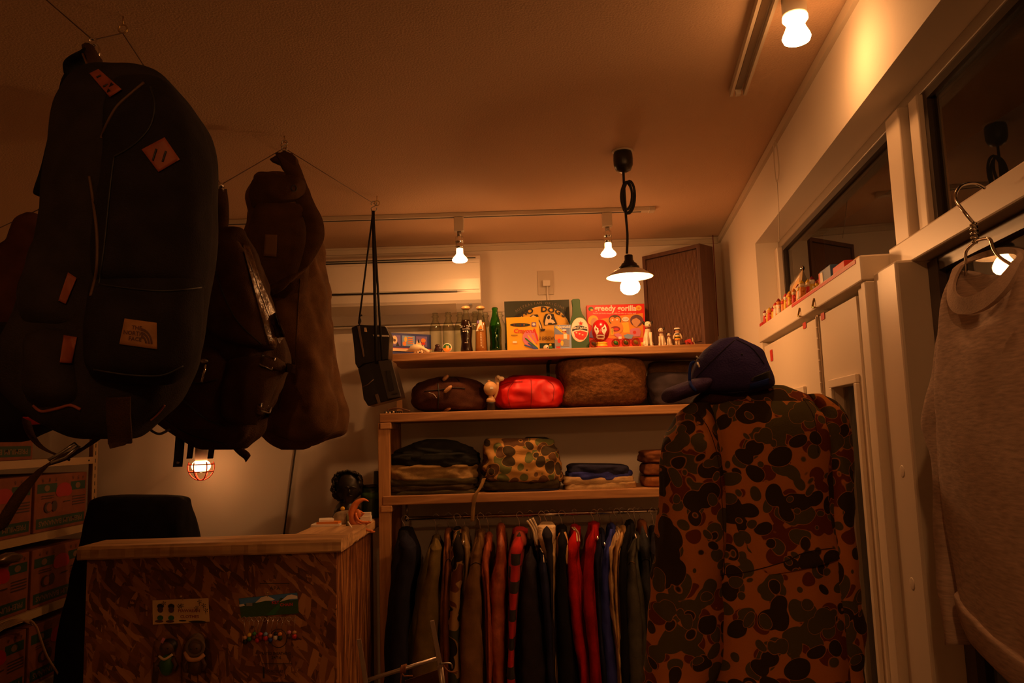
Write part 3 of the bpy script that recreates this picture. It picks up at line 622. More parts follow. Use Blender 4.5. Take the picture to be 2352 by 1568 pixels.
JK = [
 ('blacknavy', 'black', 'near-black jacket hanging first at the left end of the rail', [(190, 130, 240), (400, 110, 290), (800, 60, 240), (1454, 20, 230), (2100, 10, 240)], None),
 ('olive', 'olive', 'faded olive green parka on the rail behind the upright metal bar', [(255, 400, 470), (400, 360, 490), (700, 290, 480), (1150, 200, 490), (1454, 180, 500), (2200, 170, 510)], 'olive'),
 ('rust', 'rust', 'narrow rust brown jacket squeezed beside the olive parka', [(200, 505, 560), (450, 505, 560), (800, 480, 560), (1454, 480, 580), (2100, 480, 590)], None),
 ('camo', 'camo', 'camouflage jacket on the rail in tan, green and black', [(190, 575, 640), (450, 560, 680), (800, 530, 650), (1454, 520, 640), (2100, 520, 640)], None),
 ('sand', 'sand', 'sand coloured jacket with dark piping next to the camouflage jacket on the rail', [(190, 640, 700), (400, 655, 720), (800, 640, 720), (1454, 640, 720), (2000, 640, 720)], None),
 ('brown', 'brown', 'wide khaki brown jacket left of the orange leather jacket', [(210, 770, 830), (480, 700, 810), (900, 600, 840), (1454, 580, 860), (2200, 570, 870)], 'brown'),
 ('brick', 'brick', 'narrow brick coloured jacket just left of the orange leather jacket', [(235, 835, 895), (480, 805, 870), (700, 830, 885), (1454, 850, 900), (2100, 850, 900)], None),
 ('leather', 'leather', 'orange brown leather jacket on the rail', [(160, 930, 1000), (400, 920, 1010), (700, 860, 1020), (1100, 850, 1015), (1454, 880, 1010), (2100, 880, 1010)], 'leather'),
 ('plaid', 'plaid', 'red and black plaid jacket on the rail', [(190, 1060, 1180), (450, 1025, 1140), (800, 1020, 1110), (1240, 1010, 1080), (1454, 1000, 1090), (2100, 1000, 1090)], 'plaid'),
 ('charcoal', 'charcoal', 'wide charcoal jacket with white striped collar on the rail', [(300, 1180, 1240), (600, 1110, 1280), (1000, 1090, 1340), (1454, 1090, 1380), (2200, 1090, 1390)], None),
 ('navy', 'navy', 'dark navy jacket beside the striped collar jacket', [(340, 1275, 1330), (600, 1280, 1360), (1000, 1310, 1390), (1454, 1345, 1410), (2100, 1345, 1410)], None),
 ('charcoal', 'sherpa', 'dark jacket with a cream sherpa collar on the rail', [(150, 1290, 1390), (300, 1300, 1395), (600, 1350, 1395), (1454, 1370, 1420), (2000, 1370, 1420)], 'sherpa'),
 ('beige', 'beige', 'thin beige jacket edge between the sherpa and the black jacket', [(280, 1370, 1420), (450, 1370, 1412), (800, 1375, 1402), (1454, 1395, 1425), (2000, 1395, 1425)], None),
 ('black', 'black', 'black jacket with a tan shoulder yoke on the rail', [(170, 1430, 1500), (400, 1415, 1510), (800, 1400, 1530), (1454, 1420, 1600), (2200, 1420, 1610)], 'tan'),
 ('red', 'red', 'bright red varsity jacket with cream striped collar', [(170, 1530, 1610), (400, 1490, 1600), (600, 1480, 1620), (1000, 1530, 1650), (1454, 1600, 1690), (2100, 1610, 1700)], 'red'),
 ('darkred', 'darkred', 'deep red jacket to the right of the varsity jacket', [(145, 1690, 1760), (400, 1640, 1730), (700, 1620, 1740), (1454, 1690, 1790), (2100, 1700, 1800)], 'darkred'),
 ('navy', 'navy', 'narrow navy jacket between the deep red and the blue jacket', [(200, 1760, 1810), (500, 1720, 1775), (1000, 1740, 1800), (1454, 1780, 1840), (2100, 1790, 1850)], None),
 ('blue', 'blue', 'strong blue jacket on the rail', [(160, 1850, 1895), (450, 1790, 1860), (800, 1755, 1880), (1100, 1770, 1900), (1454, 1790, 1950), (2100, 1800, 1960)], 'blue'),
 ('beige', 'beige', 'pale beige jacket next to the blue jacket, with a striped collar', [(190, 1895, 1935), (400, 1835, 1880), (800, 1850, 1890), (1200, 1905, 1935), (1454, 1915, 1950), (2000, 1920, 1955)], None),
 ('tan', 'tan', 'tan jacket next to the pale beige one on the rail', [(180, 1940, 1990), (400, 1875, 1930), (700, 1880, 1915), (1200, 1910, 1940), (1454, 1920, 1955), (2000, 1925, 1960)], None),
 ('black', 'black', 'plain black jacket left of the grey denim jacket', [(130, 1995, 2050), (400, 1930, 2000), (800, 1930, 2000), (1454, 1940, 2030), (2100, 1945, 2035)], None),
 ('denim', 'denim', 'washed grey denim jacket with stitched shoulder seam on the rail', [(230, 2040, 2100), (470, 1990, 2070), (800, 1965, 2130), (1454, 1990, 2160), (2100, 2000, 2170)], 'denim'),
 ('darkdenim', 'rust', 'dark denim jacket with brown collar on the rail', [(130, 2085, 2150), (450, 2100, 2190), (800, 2120, 2230), (1454, 2150, 2250), (2100, 2150, 2260)], 'darkdenim'),
 ('charcoal', 'charcoal', 'last dark jacket on the rail, beside the camouflage hunting jacket', [(180, 2180, 2240), (500, 2185, 2250), (1454, 2200, 2290), (2100, 2200, 2290)], None)]
for i, (kind, ck_, label, rows, sl) in enumerate(JK):
    R = J(rows); yo = ((i * 7) % 5 - 2) * .012; n = len(R); top = R[0][0]
    xm = (R[0][1] + R[0][2]) / 2; base = at(xm, R[-1][0], 3.6)
    t = thing('hanging_jacket', label, 'jacket', (base.x, RY, base.z), 'jackets on the clothes rail')
    T = [.12] + [.34] + [.40] * (n - 2)
    body = MB().loft([(y, a, b, tt) for (y, a, b), tt in zip(R, T)], pm(RY + yo), YN, .75, 48, 40, .010, (25, 8, 6), i)
    put('body', body, KINDS[kind], t)
    # the sleeve nearest the room
    yf = RY + yo - .205; q = []
    for k_, (y, a, b) in enumerate(R[1:]):
        w_ = b - a; q.append((y, a + w_ * .16, b - w_ * .14, .085 if k_ else .10))
    fx = lambda u, i_: R[0][i_] * (1 - u) + R[1][i_] * u
    q = [(fx(.12, 0), (fx(.12, 1) + fx(.12, 2)) / 2 - 1, (fx(.12, 1) + fx(.12, 2)) / 2 + 1, .006), (fx(.28, 0), fx(.28, 1) * .7 + fx(.28, 2) * .3, fx(.28, 2) * .7 + fx(.28, 1) * .3, .05), (fx(.6, 0), fx(.6, 1) + 2, fx(.6, 2) - 2, .09)] + q
    sm = KINDS['tan'] if label.startswith('black jacket with') else KINDS[sl] if sl and sl != 'sherpa' else KINDS[kind]
    sleeve = MB().loft(q[:-1] + [(q[-1][0] - 60, q[-1][1], q[-1][2], .07)], pm(yf), YN, .9, 48, 24, .008, (22, 22, 12), i + 40)
    if label.startswith('black jacket with'):
        put('shoulder_yoke', MB().loft([(R[0][0] + 4, R[0][1] + 2, R[0][2] - 1, .10), (R[0][0] + 30, R[0][1] - 3, R[0][2] + 2, .44), (R[1][0] + 6, R[1][1] - 1, R[1][2] + 1, .43)], pm(RY + yo - .012), YN, .8, 14, 24, .003, (20, 20, 9), i), KINDS['tan'], t); sm = KINDS[kind]
    put('sleeve', sleeve, sm, t)
    put('sleeve', MB().loft(q[:-1] + [(q[-1][0] - 60, q[-1][1], q[-1][2], .07)], pm(RY + yo + .175), YN, .9, 24, 14, .004, (20, 20, 9), i + 80), KINDS[kind], t)
    # collar
    cx = (R[0][1] + R[0][2]) / 2; hw = (R[0][2] - R[0][1]) / 2 + (6 if kind == 'sherpa' or ck_ == 'sherpa' else 0)
    cm = KINDS[ck_ if ck_ in KINDS else kind]
    co = MB().loft([(top - 4, cx - hw * .55, cx + hw * .55, .05), (top + 2, cx - hw * .9, cx + hw * .9, .13), (top + 16, cx - hw * 1.05, cx + hw * 1.0, .17), (top + 30, cx - hw * 1.0, cx + hw * 1.0, .20), (top + 36, cx - hw * .9, cx + hw * .9, .18)], pm(RY + yo - .02), YN, .85, 16, 20, .003, (30, 30, 30), i, .0015 if ck_ == 'sherpa' else 0)
    cobj = put('collar', co, cm, t)
    if ck_ == 'sherpa':
        put('fleece_lapel', MB().loft([(top + 4, cx - hw, cx + hw, .10), (top + 30, cx - hw * 1.0, cx + hw * .95, .16), (top + 60, cx - hw * .6, cx + hw * .8, .12), (top + 80, cx - hw * .1, cx + hw * .5, .06)], pm(RY + yo - .135), YN, .9, 16, 20, .004, (30, 30, 30), i, .003), KINDS['sherpa'], t)
    tr = [co.bvh(), body.bvh(), sleeve.bvh()]
    if 'striped collar' in label:                     # knitted stripes
        if 'white striped' in label:
            for dx in (0, 22, 44): put('stripe', pline(tr, [(880 + (1178 + dx) / 3.5636, 1160 + (125 - dx * .5) / 3.5636), (880 + (1232 + dx * .9) / 3.5636, 1160 + 215 / 3.5636), (880 + (1252 + dx * .4) / 3.5636, 1160 + (375 - dx * 2.2) / 3.5636)], RY - .14, .0052, lift=.003), KINDS['rib'], cobj)
        else:
            for k_ in (0, 1): put('stripe', pline(tr, [(cx - hw * .6 + k_ * 5, top + 3), (cx + hw * .25 + k_ * 5, top + 16), (cx + hw * .5 + k_ * 5, top + 36)], RY - .1, .0035 if hw > 8 else .0022, lift=.002), KINDS['rib'], cobj)
    if 'denim' in kind or kind == 'rust' or kind == 'brown':
        y2, a2, b2 = R[1]; put('seam', pline(tr, [(a2 + 1, y2 + 6), ((a2 + b2) / 2, y2 - 3), (b2 - 2, y2 + 2)], yf, .0016), KINDS['sand' if kind == 'denim' else 'black'], t)
    # hanger
    hx = at(cx, top, RY).x; zt = at(cx, top, RY).z
    hk = spline([(hx + .012, RY + yo, rz - .012), (hx + .016, RY + yo, rz + .004), (hx, RY + yo, rz + .0175), (hx - .0145, RY + yo, rz + .002), (hx - .004, RY + yo, rz - .022), (hx, RY + yo, zt + .004), (hx, RY + yo, zt - .02)], 6)
    put('clothes_hanger', MB().tube(hk, .0017, 6).tube([(hx, RY + yo - .15, zt - .055), (hx, RY + yo, zt - .015), (hx, RY + yo + .15, zt - .055)], .004, 6), chrome, None, 'steel hanger hook holding the ' + ' '.join(label.replace(',', '').split()[:9]), 'hanger', 'hangers on the clothes rail')

# ---------------------------------------------------------------- folded clothes on the lowest shelf
def folded(name, y0, y1, xl, xr, m, label, Y=3.64, d=.25, wr=.009, e=.42, sag=0, cat='clothes', seed=None, group='folded clothes on the lowest shelf', tilt=0):
    h = y1 - y0; sd = seed if seed is not None else y0 + xl
    rows = [(y0, xl + 10, xr - 10, d - .05, tilt), (y0 + h * .10, xl + 3, xr - 3, d - .01, tilt), (y0 + h * .35, xl, xr, d, tilt), (y0 + h * .7, xl, xr, d, tilt), (y0 + h * .92, xl + 3, xr - 2, d - .01, tilt), (y1, xl + 10, xr - 10, d - .05, tilt)]
    return put(name, MB().loft(rows, pm(Y), YN, e, 26, 84, wr, (17, 17, 30), sd), m, None, label, cat, group)
B3 = lambda x: 1128.5 - (x - 1250) * .0362           # shelf line along the front edge at the third board
CL = dict(black_knit=cloth('black_knit', (.014, .014, .012)), tan_cotton=cloth('tan_cotton', (.27, .17, .065)), dk_olive=cloth('dark_olive_cotton', (.05, .038, .016)),
          dk_brown=cloth('dark_brown_cotton', (.045, .028, .014)), navy_knit=cloth('navy_knit', (.022, .022, .05)), royal=cloth('royal_blue_knit', (.035, .04, .22)),
          beige_cotton=cloth('beige_cotton', (.46, .30, .14)), rust_knit=cloth('rust_knit', (.28, .10, .030)), rust2=cloth('dark_rust_knit', (.17, .06, .022)))
t0 = -3
folded('folded_trousers', 1124, 1139, 890, 1100, CL['dk_olive'], 'dark folded trousers, bottom of the left pile on the lowest shelf', tilt=-6)
folded('folded_trousers', 1112, 1128, 886, 1092, CL['dk_brown'], 'dark brown folded trousers, second from the bottom of the left pile', tilt=-6, seed=5)
folded('folded_trousers', 1098, 1115, 888, 1098, CL['dk_olive'], 'dark olive folded trousers under the tan shirt, left pile', tilt=-6, seed=9)
folded('folded_shirt', 1066, 1105, 884, 1098, CL['tan_cotton'], 'crumpled tan folded shirt in the left pile of the lowest shelf', tilt=-5, wr=.017, e=.55)
folded('folded_sweater', 1040, 1074, 900, 1100, CL['black_knit'], 'black folded sweater on the tan shirt, left pile', tilt=-4, wr=.018, e=.65)
put('folded_sweater', MB().loft([(1008, 985, 1015, .08), (1014, 960, 1050, .16), (1028, 925, 1085, .22), (1044, 912, 1096, .24), (1056, 910, 1100, .22)], pm(3.64), YN, .8, 30, 64, .026, (16, 16, 22), 3), CL['black_knit'], None, 'black crumpled sweater on top of the left pile', 'clothes', 'folded clothes on the lowest shelf')
folded('folded_trousers', 1118, 1137, 1128, 1280, CL['navy_knit'], 'navy folded trousers at the bottom of the middle pile', tilt=-5, d=.24)
folded('folded_trousers', 1100, 1124, 1112, 1286, CL['dk_olive'], 'dark olive folded trousers under the camouflage jacket, middle pile', tilt=-5)
hunter = camo('folded_camo', (.50, .27, .08), [((.14, .15, .05), 17, .90), ((.13, .065, .030), 15, .92), ((.06, .042, .022), 17, .80)], th=.03, seed=1)
cj = put('folded_jacket', MB().loft([(1006, 1125, 1250, .12), (1012, 1112, 1268, .20), (1040, 1112, 1280, .25), (1075, 1108, 1288, .27), (1098, 1108, 1292, .26), (1106, 1125, 1280, .2)], pm(3.63), YN, .6, 40, 80, .018, (16, 16, 20), 12), hunter, None, 'folded camouflage jacket with round spots on the middle pile', 'clothes', 'folded clothes on the lowest shelf')
put('black_fur_scrap', MB().loft([(1003, 1212, 1250, .06), (1008, 1205, 1262, .10), (1018, 1212, 1264, .08)], pm(3.63), YN, .8, 16, 30, .008, (25, 25, 40), 4), CL['black_knit'], None, 'small black crumpled cloth on top of the folded camouflage jacket', 'clothes')
put('webbing_strap', MB().strap(spline([at(1112, 1098, 3.50), at(1104, 1118, 3.49), at(1093, 1135, 3.485), at(1087, 1165, 3.49), at(1085, 1197, 3.495)], 6), (.0085, 0, .001), .0012), cloth('strap_tan', (.26, .15, .055)), None, 'tan strap hanging over the edge of the lowest shelf', 'strap')
folded('folded_trousers', 1106, 1126, 1296, 1458, CL['beige_cotton'], 'beige folded trousers, bottom of the pile under the blue sweater', tilt=-5)
folded('folded_trousers', 1092, 1112, 1290, 1452, CL['beige_cotton'], 'beige folded trousers directly under the blue sweater', tilt=-3, wr=.009, seed=22)
folded('folded_sweater', 1080, 1103, 1300, 1448, CL['royal'], 'royal blue folded sweater on the beige trousers', tilt=-4, wr=.010, e=.6)
folded('folded_sweater', 1064, 1088, 1304, 1442, CL['navy_knit'], 'navy folded sweater on top of the blue sweater', tilt=2, wr=.012, e=.65)
for k_, (y0, y1, m_, l_) in enumerate(((1091, 1116, 'rust_knit', 'orange brown folded sweater, bottom of the pile beside the hunting jacket'), (1062, 1090, 'rust2', 'brown folded sweater, middle of the pile beside the hunting jacket'), (1034, 1062, 'rust2', 'brown crumpled sweater, top of the pile beside the hunting jacket'))):
    folded('folded_sweater', y0, y1, 1474 - (5 if k_ == 2 else 0), 1600, CL[m_], l_, wr=.004 + .004 * k_, e=.5, tilt=-4)

# ---------------------------------------------------------------- rolled clothes on the middle shelf
put('rolled_coat', MB().loft([(866, 1010, 1060, .08), (872, 985, 1090, .18), (884, 955, 1110, .26), (905, 946, 1122, .30), (928, 948, 1126, .30), (940, 958, 1120, .27), (945, 975, 1105, .2)], pm(3.67), YN, .85, 40, 72, .014, (13, 13, 16), 7), cloth('brown_wool', (.06, .020, .010), bump=.6), None, 'rolled dark brown duffle coat on the middle shelf', 'coat')
dcv = bpy.data.objects['rolled_coat']; D_ = [BVHTree.FromPolygons([v.co + OB[dcv] for v in dcv.data.vertices], [p.vertices for p in dcv.data.polygons])]
tog = mat('horn_toggle', (.42, .21, .09), .4, var=.3, vs=40)
for (ax, ay, bx_, by_) in ((1020, 902, 1038, 886), (1017, 874, 1030, 862), (1014, 944, 1034, 938)):
    a, b = hit(D_, ax, ay, 3.55) + V((0, -.008, 0)), hit(D_, bx_, by_, 3.55) + V((0, -.008, 0))
    put('toggle', MB().tube([a, a * .8 + b * .2, (a + b) / 2, a * .2 + b * .8, b], [.004, .0085, .0095, .0085, .004], 12), tog, dcv)
for pts in ([(975, 898), (1000, 896), (1022, 893), (1045, 890), (1068, 892)], [(1020, 872), (1034, 868), (1046, 866), (1056, 876)], [(1006, 880), (1008, 905), (1006, 938)]):
    put('cord_loop', pline(D_, pts, 3.55, .0025, lift=.002), black_rubber, dcv)
put('care_label', pline(D_, [(985, 901), (996, 905), (1003, 914)], 3.55, .0008), WHT, dcv)
rc = put('rolled_jacket', MB().loft([(864, 1190, 1258, .10), (868, 1165, 1276, .17), (878, 1146, 1290, .25), (895, 1136, 1300, .29), (912, 1133, 1300, .29), (930, 1138, 1288, .28), (938, 1150, 1262, .22), (940, 1160, 1240, .15)], pm(3.66), YN, .82, 44, 84, .018, (15, 15, 12), 17), mat('red_nylon', (.70, .010, .006), .5, var=.12, vs=12, bump=.15, bs=80), None, 'bright red nylon jacket rolled up on the middle shelf', 'jacket')
D2 = [BVHTree.FromPolygons([v.co + OB[rc] for v in rc.data.vertices], [p.vertices for p in rc.data.polygons])]
for pts in ([(1220, 872), (1221, 905), (1219, 938)], [(1180, 876), (1167, 900), (1172, 935)], [(1258, 874), (1272, 888), (1270, 920)], [(1148, 886), (1168, 878), (1200, 876)]):
    put('seam', pline(D2, pts, 3.52, .0016), mat('red_seam', (.30, .006, .004), .6), rc)
put('hood', MB().loft([(862, 1178, 1240, .06), (866, 1168, 1250, .10), (874, 1160, 1260, .12)], pm(3.72), YN, .8, 12, 24, .006, (20, 20, 20), 3), cloth('dark_red_nylon', (.20, .008, .008)), rc)
put('fleece_blanket', MB().loft([(821, 1340, 1420, .10), (824, 1305, 1455, .20), (834, 1279, 1474, .28), (860, 1277, 1484, .32), (890, 1288, 1486, .33), (915, 1284, 1480, .32), (928, 1284, 1466, .28), (936, 1300, 1440, .2)], pm(3.67), YN, .74, 80, 130, .010, (9, 9, 9), 5, .0045), cloth('brown_fleece', (.15, .060, .018), var=.35, bump=1, bs=140, vs=60), None, 'big fuzzy brown fleece roll on the middle shelf', 'fleece')
put('rolled_sweater', MB().loft([(856, 1500, 1580, .10), (862, 1488, 1610, .2), (885, 1486, 1640, .26), (912, 1488, 1650, .28), (928, 1494, 1650, .26), (934, 1510, 1640, .2)], pm(3.64), YN, .8, 36, 64, .016, (13, 13, 14), 8), cloth('grey_purple_knit', (.045, .034, .040)), None, 'dark grey rolled sweater on the middle shelf behind the cap', 'sweater')
put('rolled_fleece', MB().loft([(830, 1500, 1600, .05), (836, 1487, 1640, .09), (850, 1485, 1660, .12), (868, 1487, 1660, .12), (880, 1495, 1650, .10)], pm(3.78), YN, .8, 36, 64, .012, (16, 16, 16), 28, .005), cloth('dark_brown_fleece', (.075, .038, .018), bump=1, bs=140), None, 'dark brown fleece behind the grey rolled sweater', 'fleece')

# ================================================================ THINGS ON THE TOP SHELF
EPS = .0006
def stand(px0, py0, px1, Y, d, z0):                   # box standing on a shelf: front face at depth Y
    a, b = at(px0, py0, Y), at(px1, py0, Y)
    return MB().box((a.x, Y, z0 + EPS), (b.x, Y + d, (a.z + b.z) / 2))
# loudspeaker, turned towards the room
sA, sB = at(1474, 577, 3.80), at(1606, 553, 3.56); sA.z = sB.z = 0
ed = (sB - sA).normalized(); en = V((ed.y, -ed.x, 0));
if en.y > 0: en = -en
sw_ = (sB - sA).length; zt_ = at(1606, 553, 3.56).z - .012
spk = thing('loudspeaker', 'dark brown loudspeaker with ribbed grille at the right end of the top shelf', 'speaker', (sA + sB) / 2 + V((0, 0, Z1)))
MS = Matrix((ed, -en, V((0, 0, 1)))).transposed(); cz = (Z1 + EPS + zt_) / 2; hh = (zt_ - Z1 - EPS) / 2
mid = (sA + sB) / 2 - en * .055 + V((0, 0, cz)); t_ = .018
cab = MB().obox(mid + V((0, 0, hh - t_ / 2)), (sw_ / 2, .055, t_ / 2), MS).obox(mid - V((0, 0, hh - t_ / 2)), (sw_ / 2, .055, t_ / 2), MS)
for s_ in (-1, 1): cab.obox(mid + ed * s_ * (sw_ / 2 - t_ / 2), (t_ / 2, .055, hh - t_), MS)
cab.obox(mid - en * .045, (sw_ / 2 - t_, .008, hh - t_), MS)
put('cabinet', cab, speaker_wood, spk, smooth=False)
gr = MB(); n_ = 44
for i in range(n_):
    u = (i + .5) / n_ - .5; c = mid + ed * u * (sw_ - 2 * t_) + en * .043
    gr.obox(c, ((sw_ - 2 * t_) / n_ * .33, .004, hh - t_ - .004), MS)
gr.obox(mid + en * .036, (sw_ / 2 - t_, .003, hh - t_), MS, 1)
put('grille', gr, [mat('grille_brown', (.16, .075, .042), .7), mat('grille_dark', (.03, .014, .008), .9)], spk, smooth=False)
put('speaker_cable', MB().tube([at(1637, 535, 3.86), at(1644, 660, 3.86), at(1650, 772, 3.86)], .0022, 6), mat('red_cable', (.25, .02, .015), .5), spk)
# blue game box, a little turned
ga, gb = at(894, 764, 3.60), at(990, 769, 3.72); ga.z = gb.z = 0
gd_ = (gb - ga).normalized(); gn = V((gd_.y, -gd_.x, 0)); gn = gn if gn.y < 0 else -gn
gh = at(900, 764, 3.61).z - Z1 - EPS
gbx = thing('game_box', 'blue board game box with picture panels behind the white dinosaur', 'box', (ga + gb) / 2 + V((0, 0, Z1)))
Wg = (gb - ga).length
put('carton', MB().obox((ga + gb) / 2 - gn * .05 + V((0, 0, Z1 + EPS + gh / 2)), (Wg / 2, .05, gh / 2), Matrix((gd_, -gn, V((0, 0, 1)))).transposed()), mat('game_blue', (.03, .045, .22), .5), gbx, smooth=False, bevel=.002)
P = Print(lambda u, v_, o: ga + gd_ * (u * Wg) + gn * o + V((0, 0, Z1 + EPS + v_ * gh)))
for a, b, m_ in ((.03, .26, PUR), (.30, .60, LBL), (.63, .90, PUR)): P.rect(a, .45, b, .90, m_)
P.ell(.12, .70, .065, .18, CRM, 20).poly([(.15, .45), (.19, .62), (.23, .45)], BLK).ell(.12, .68, .028, .06, BRN, 12)
P.ell(.38, .74, .035, .12, YEL, 16).ell(.35, .55, .045, .10, ORG, 16)
for v_ in (.56, .64, .72, .80): P.rect(.43, v_, .55, v_ + .04, ORG)
P.poly([(.64, .60), (.68, .78), (.72, .60)], BLK).rect(.65, .56, .71, .60, YEL).ell(.80, .72, .06, .10, ORG, 16).ell(.80, .58, .05, .06, RED, 12)
P.rect(0, .22, 1, .34, CRM).rect(0, .335, 1, .36, RED).rect(.42, .23, .5, .335, ORG)
for i in range(11): P.ell(.04 + i * .042, .06, .016, .035, (ORG, RED, CRM)[i % 3], 10)
P.build('print', gbx)
# white toy dinosaur
ivory = mat('ivory_plastic', (.80, .64, .40), .45)
q = at(960, 800, 3.54); q.z = Z1
dn = thing('toy_dinosaur', 'small ivory toy dinosaur with back plates at the left end of the top shelf', 'toy', q)
D = lambda x, y: V((at(x, 800, 3.54).x, 3.54, Z1 + (811 - y + (x - 900) * -.028) * 3.54 / F * 1.0))
bd = MB().loft([], None, None) if False else MB()
bd.tube(spline([D(931, 804), D(940, 801), D(950, 797), D(962, 795), (D(972, 798)), D(980, 803), D(986, 805)], 5), [.0015, .002, .003, .004, .006, .008, .010, .012, .0135, .015, .016, .0165, .017, .0165, .016, .015, .013, .011, .010, .009, .0085, .008, .0085, .009, .0095, .0095, .009, .008, .007, .006, .004][:31], 12)
put('body', bd, ivory, dn)
for x in (952, 958, 968, 975):
    put('leg', MB().tube([D(x, 800), D(x + 1, 806), D(x, 811)], [.007, .006, .0065], 10), ivory, dn)
for x, y, h in ((944, 797, 6), (951, 792, 9), (959, 788, 12), (966, 790, 10), (973, 795, 7)):
    a = D(x - 4, y + 4); put('back_plate', MB().prism([D(x - 5, y + 5) - V((0, .002, 0)), D(x - 1, y - h) - V((0, .002, 0)), D(x + 5, y + 5) - V((0, .002, 0))], (0, .004, 0)), ivory, dn, smooth=False)
# bottles
def bottle(px, pytop, Y, R, kind, label, cap=None):
    x = at(px, 800, Y).x; H = at(px, pytop, Y).z - Z1 - EPS; z0 = Z1 + EPS
    t = thing('glass_bottle', label, 'bottle', (x, Y, z0), 'clear glass bottles in the back row' if kind == 'clear' else 'soda bottles in front')
    P_ = dict(clear=[(.85, 0), (1, .02), (1, .30), (1, .60), (.97, .66), (.80, .74), (.50, .82), (.42, .87), (.44, .90), (.60, .905), (.60, .935), (.44, .94), (.42, .975), (.48, .98), (.48, 1), (.36, 1)],
              cola=[(.85, 0), (.98, .02), (1, .06), (.90, .16), (.84, .24), (.92, .36), (1.0, .48), (.98, .58), (.82, .68), (.58, .78), (.44, .87), (.40, .93), (.50, .94), (.50, .97), (.42, 1)],
              amber=[(.90, 0), (1, .02), (1, .10), (.96, .30), (.92, .48), (.80, .62), (.60, .76), (.45, .86), (.40, .93), (.48, .94), (.48, .97), (.40, 1)],
              green=[(.85, 0), (.96, .02), (1, .08), (.92, .18), (.95, .35), (1, .48), (.96, .58), (.78, .70), (.56, .80), (.44, .90), (.44, .95), (.50, .955), (.50, .98), (.42, 1)])[kind]
    prof = [(r * R, z * H) for r, z in P_]
    g = put('bottle_body', MB().lathe((x, Y, z0), prof, 26), green_glass if kind == 'green' else clear_glass, t)
    if kind in ('cola', 'amber'):
        fill = .72 if kind == 'cola' else .66
        lp = [(r * R * .93, max(z * H, .002)) for r, z in P_ if z <= fill]; lp.append((lp[-1][0] * .95, fill * H))
        put('drink', MB().lathe((x, Y, z0), lp, 26), mat('cola', (.018, .005, .003), .2) if kind == 'cola' else mat('amber_soda', (.42, .15, .03), .25, spec=.3), t)
    if kind == 'green': put('drink', MB().lathe((x, Y, z0), [(r * R * .9, max(z * H, .003)) for r, z in P_ if z < .6], 20), glass('green_soda', (.30, .55, .12), 1.2, .1), t)
    if cap: put('cap', MB().lathe((x, Y, z0 + H), [(.50 * R, -.010), (.74 * R, -.006), (.72 * R, -.001), (.55 * R, .005), (.2 * R, .008), (.001, .0085)], 20), mat('gold_cap', (.62, .40, .17), .4, .3), t)
    return t, x, z0, H
for i, (px, tp) in enumerate(((1001, 719), (1031, 717), (1058, 717), (1093, 716), (1117, 718), (1150, 717))):
    bottle(px, tp, 3.72, .0285, 'clear', ('first', 'second', 'third', 'fourth', 'fifth', 'last')[i] + ' from the left of the clear glass bottles in the back row')
def wrap(x, Y, R): return lambda u, v_, o: V((x + (R + o) * sin(u / R), Y - (R + o) * cos(u / R), v_))
t, x, z0, H = bottle(1072, 706, 3.56, .0285, 'cola', 'dark cola bottle with white lettering and gold cap', True)
P = Print(wrap(x, 3.56, .0287)); P.text('コカ・コーラ', 0, z0 + H * .56, .014, WHT, down=-1, bold=.01); P.text('TRADE MARK', 0, z0 + H * .505, .006, WHT, down=-1)
for u in (-.012, -.003, .006): P.ell(u, z0 + H * .455, .0028, .0028, WHT, 10)
P.text('190ml', 0, z0 + H * .20, .006, WHT, down=-1); P.build('label', t)
t, x, z0, H = bottle(1106, 706, 3.56, .0285, 'amber', 'amber soda bottle with triangular white label and gold cap', True)
P = Print(wrap(x, 3.56, .0288)); P.poly([(-.024, z0 + H * .46), (.012, z0 + H * .47), (.004, z0 + H * .70), (-.004, z0 + H * .70)], WHT)
P.poly([(-.016, z0 + H * .49), (.008, z0 + H * .50), (.002, z0 + H * .60)], ORG).ell(-.012, z0 + H * .66, .006, .007, PUR, 14).rect(-.012, z0 + H * .475, .006, z0 + H * .49, BRN)
for i in range(9): P.rect(-.0025, z0 + H * (.12 + i * .035), .0025, z0 + H * (.138 + i * .035), CRM)
P.build('label', t)
t, x, z0, H = bottle(1139, 706, 3.56, .0285, 'green', 'green glass bottle beside the crayon box')
# badge and small dark picture card leaning on the bottles
q = at(1027, 798, 3.535)
bg = thing('round_badge', 'round green badge with a corn picture leaning before the bottles', 'badge', (q.x, 3.535, Z1)); rb_ = .0215
MB_ = Matrix(((1, 0, 0), (0, 0, -1), (0, 1, 0)))
put('disc', MB().lathe((q.x, 3.536, Z1 + EPS + rb_), [(rb_ * .98, -.002), (rb_, 0), (rb_ * .96, .003), (.001, .0045)], 28, MB_), WHT, bg)
P = Print(lambda u, v_, o: V((q.x + u * rb_, 3.5305 - o, Z1 + EPS + rb_ + v_ * rb_)))
P.ell(0, 0, .85, .85, GRN, 28).ell(0, -.05, .85, .8, ORG, 20, pi, 2 * pi).ell(-.05, 0, .18, .55, YEL, 16).ell(.25, .05, .16, .45, CRM, 16).ell(-.5, .25, .2, .3, GRN, 12)
P.build('print', bg)
q2 = at(1003, 798, 3.55)
put('toy_figure', MB().loft([(790, 1002, 1008, .008), (793, 999, 1011, .014), (798, 1000, 1013, .016), (803, 997, 1016, .02), (807, 997, 1016, .018)], pm(3.55), YN, .9, 20, 20, .003, (90, 90, 90), 2), mat('dark_figure', (.035, .012, .010), .3), None, 'tiny dark red seated toy figure before the first clear bottle', 'toy')

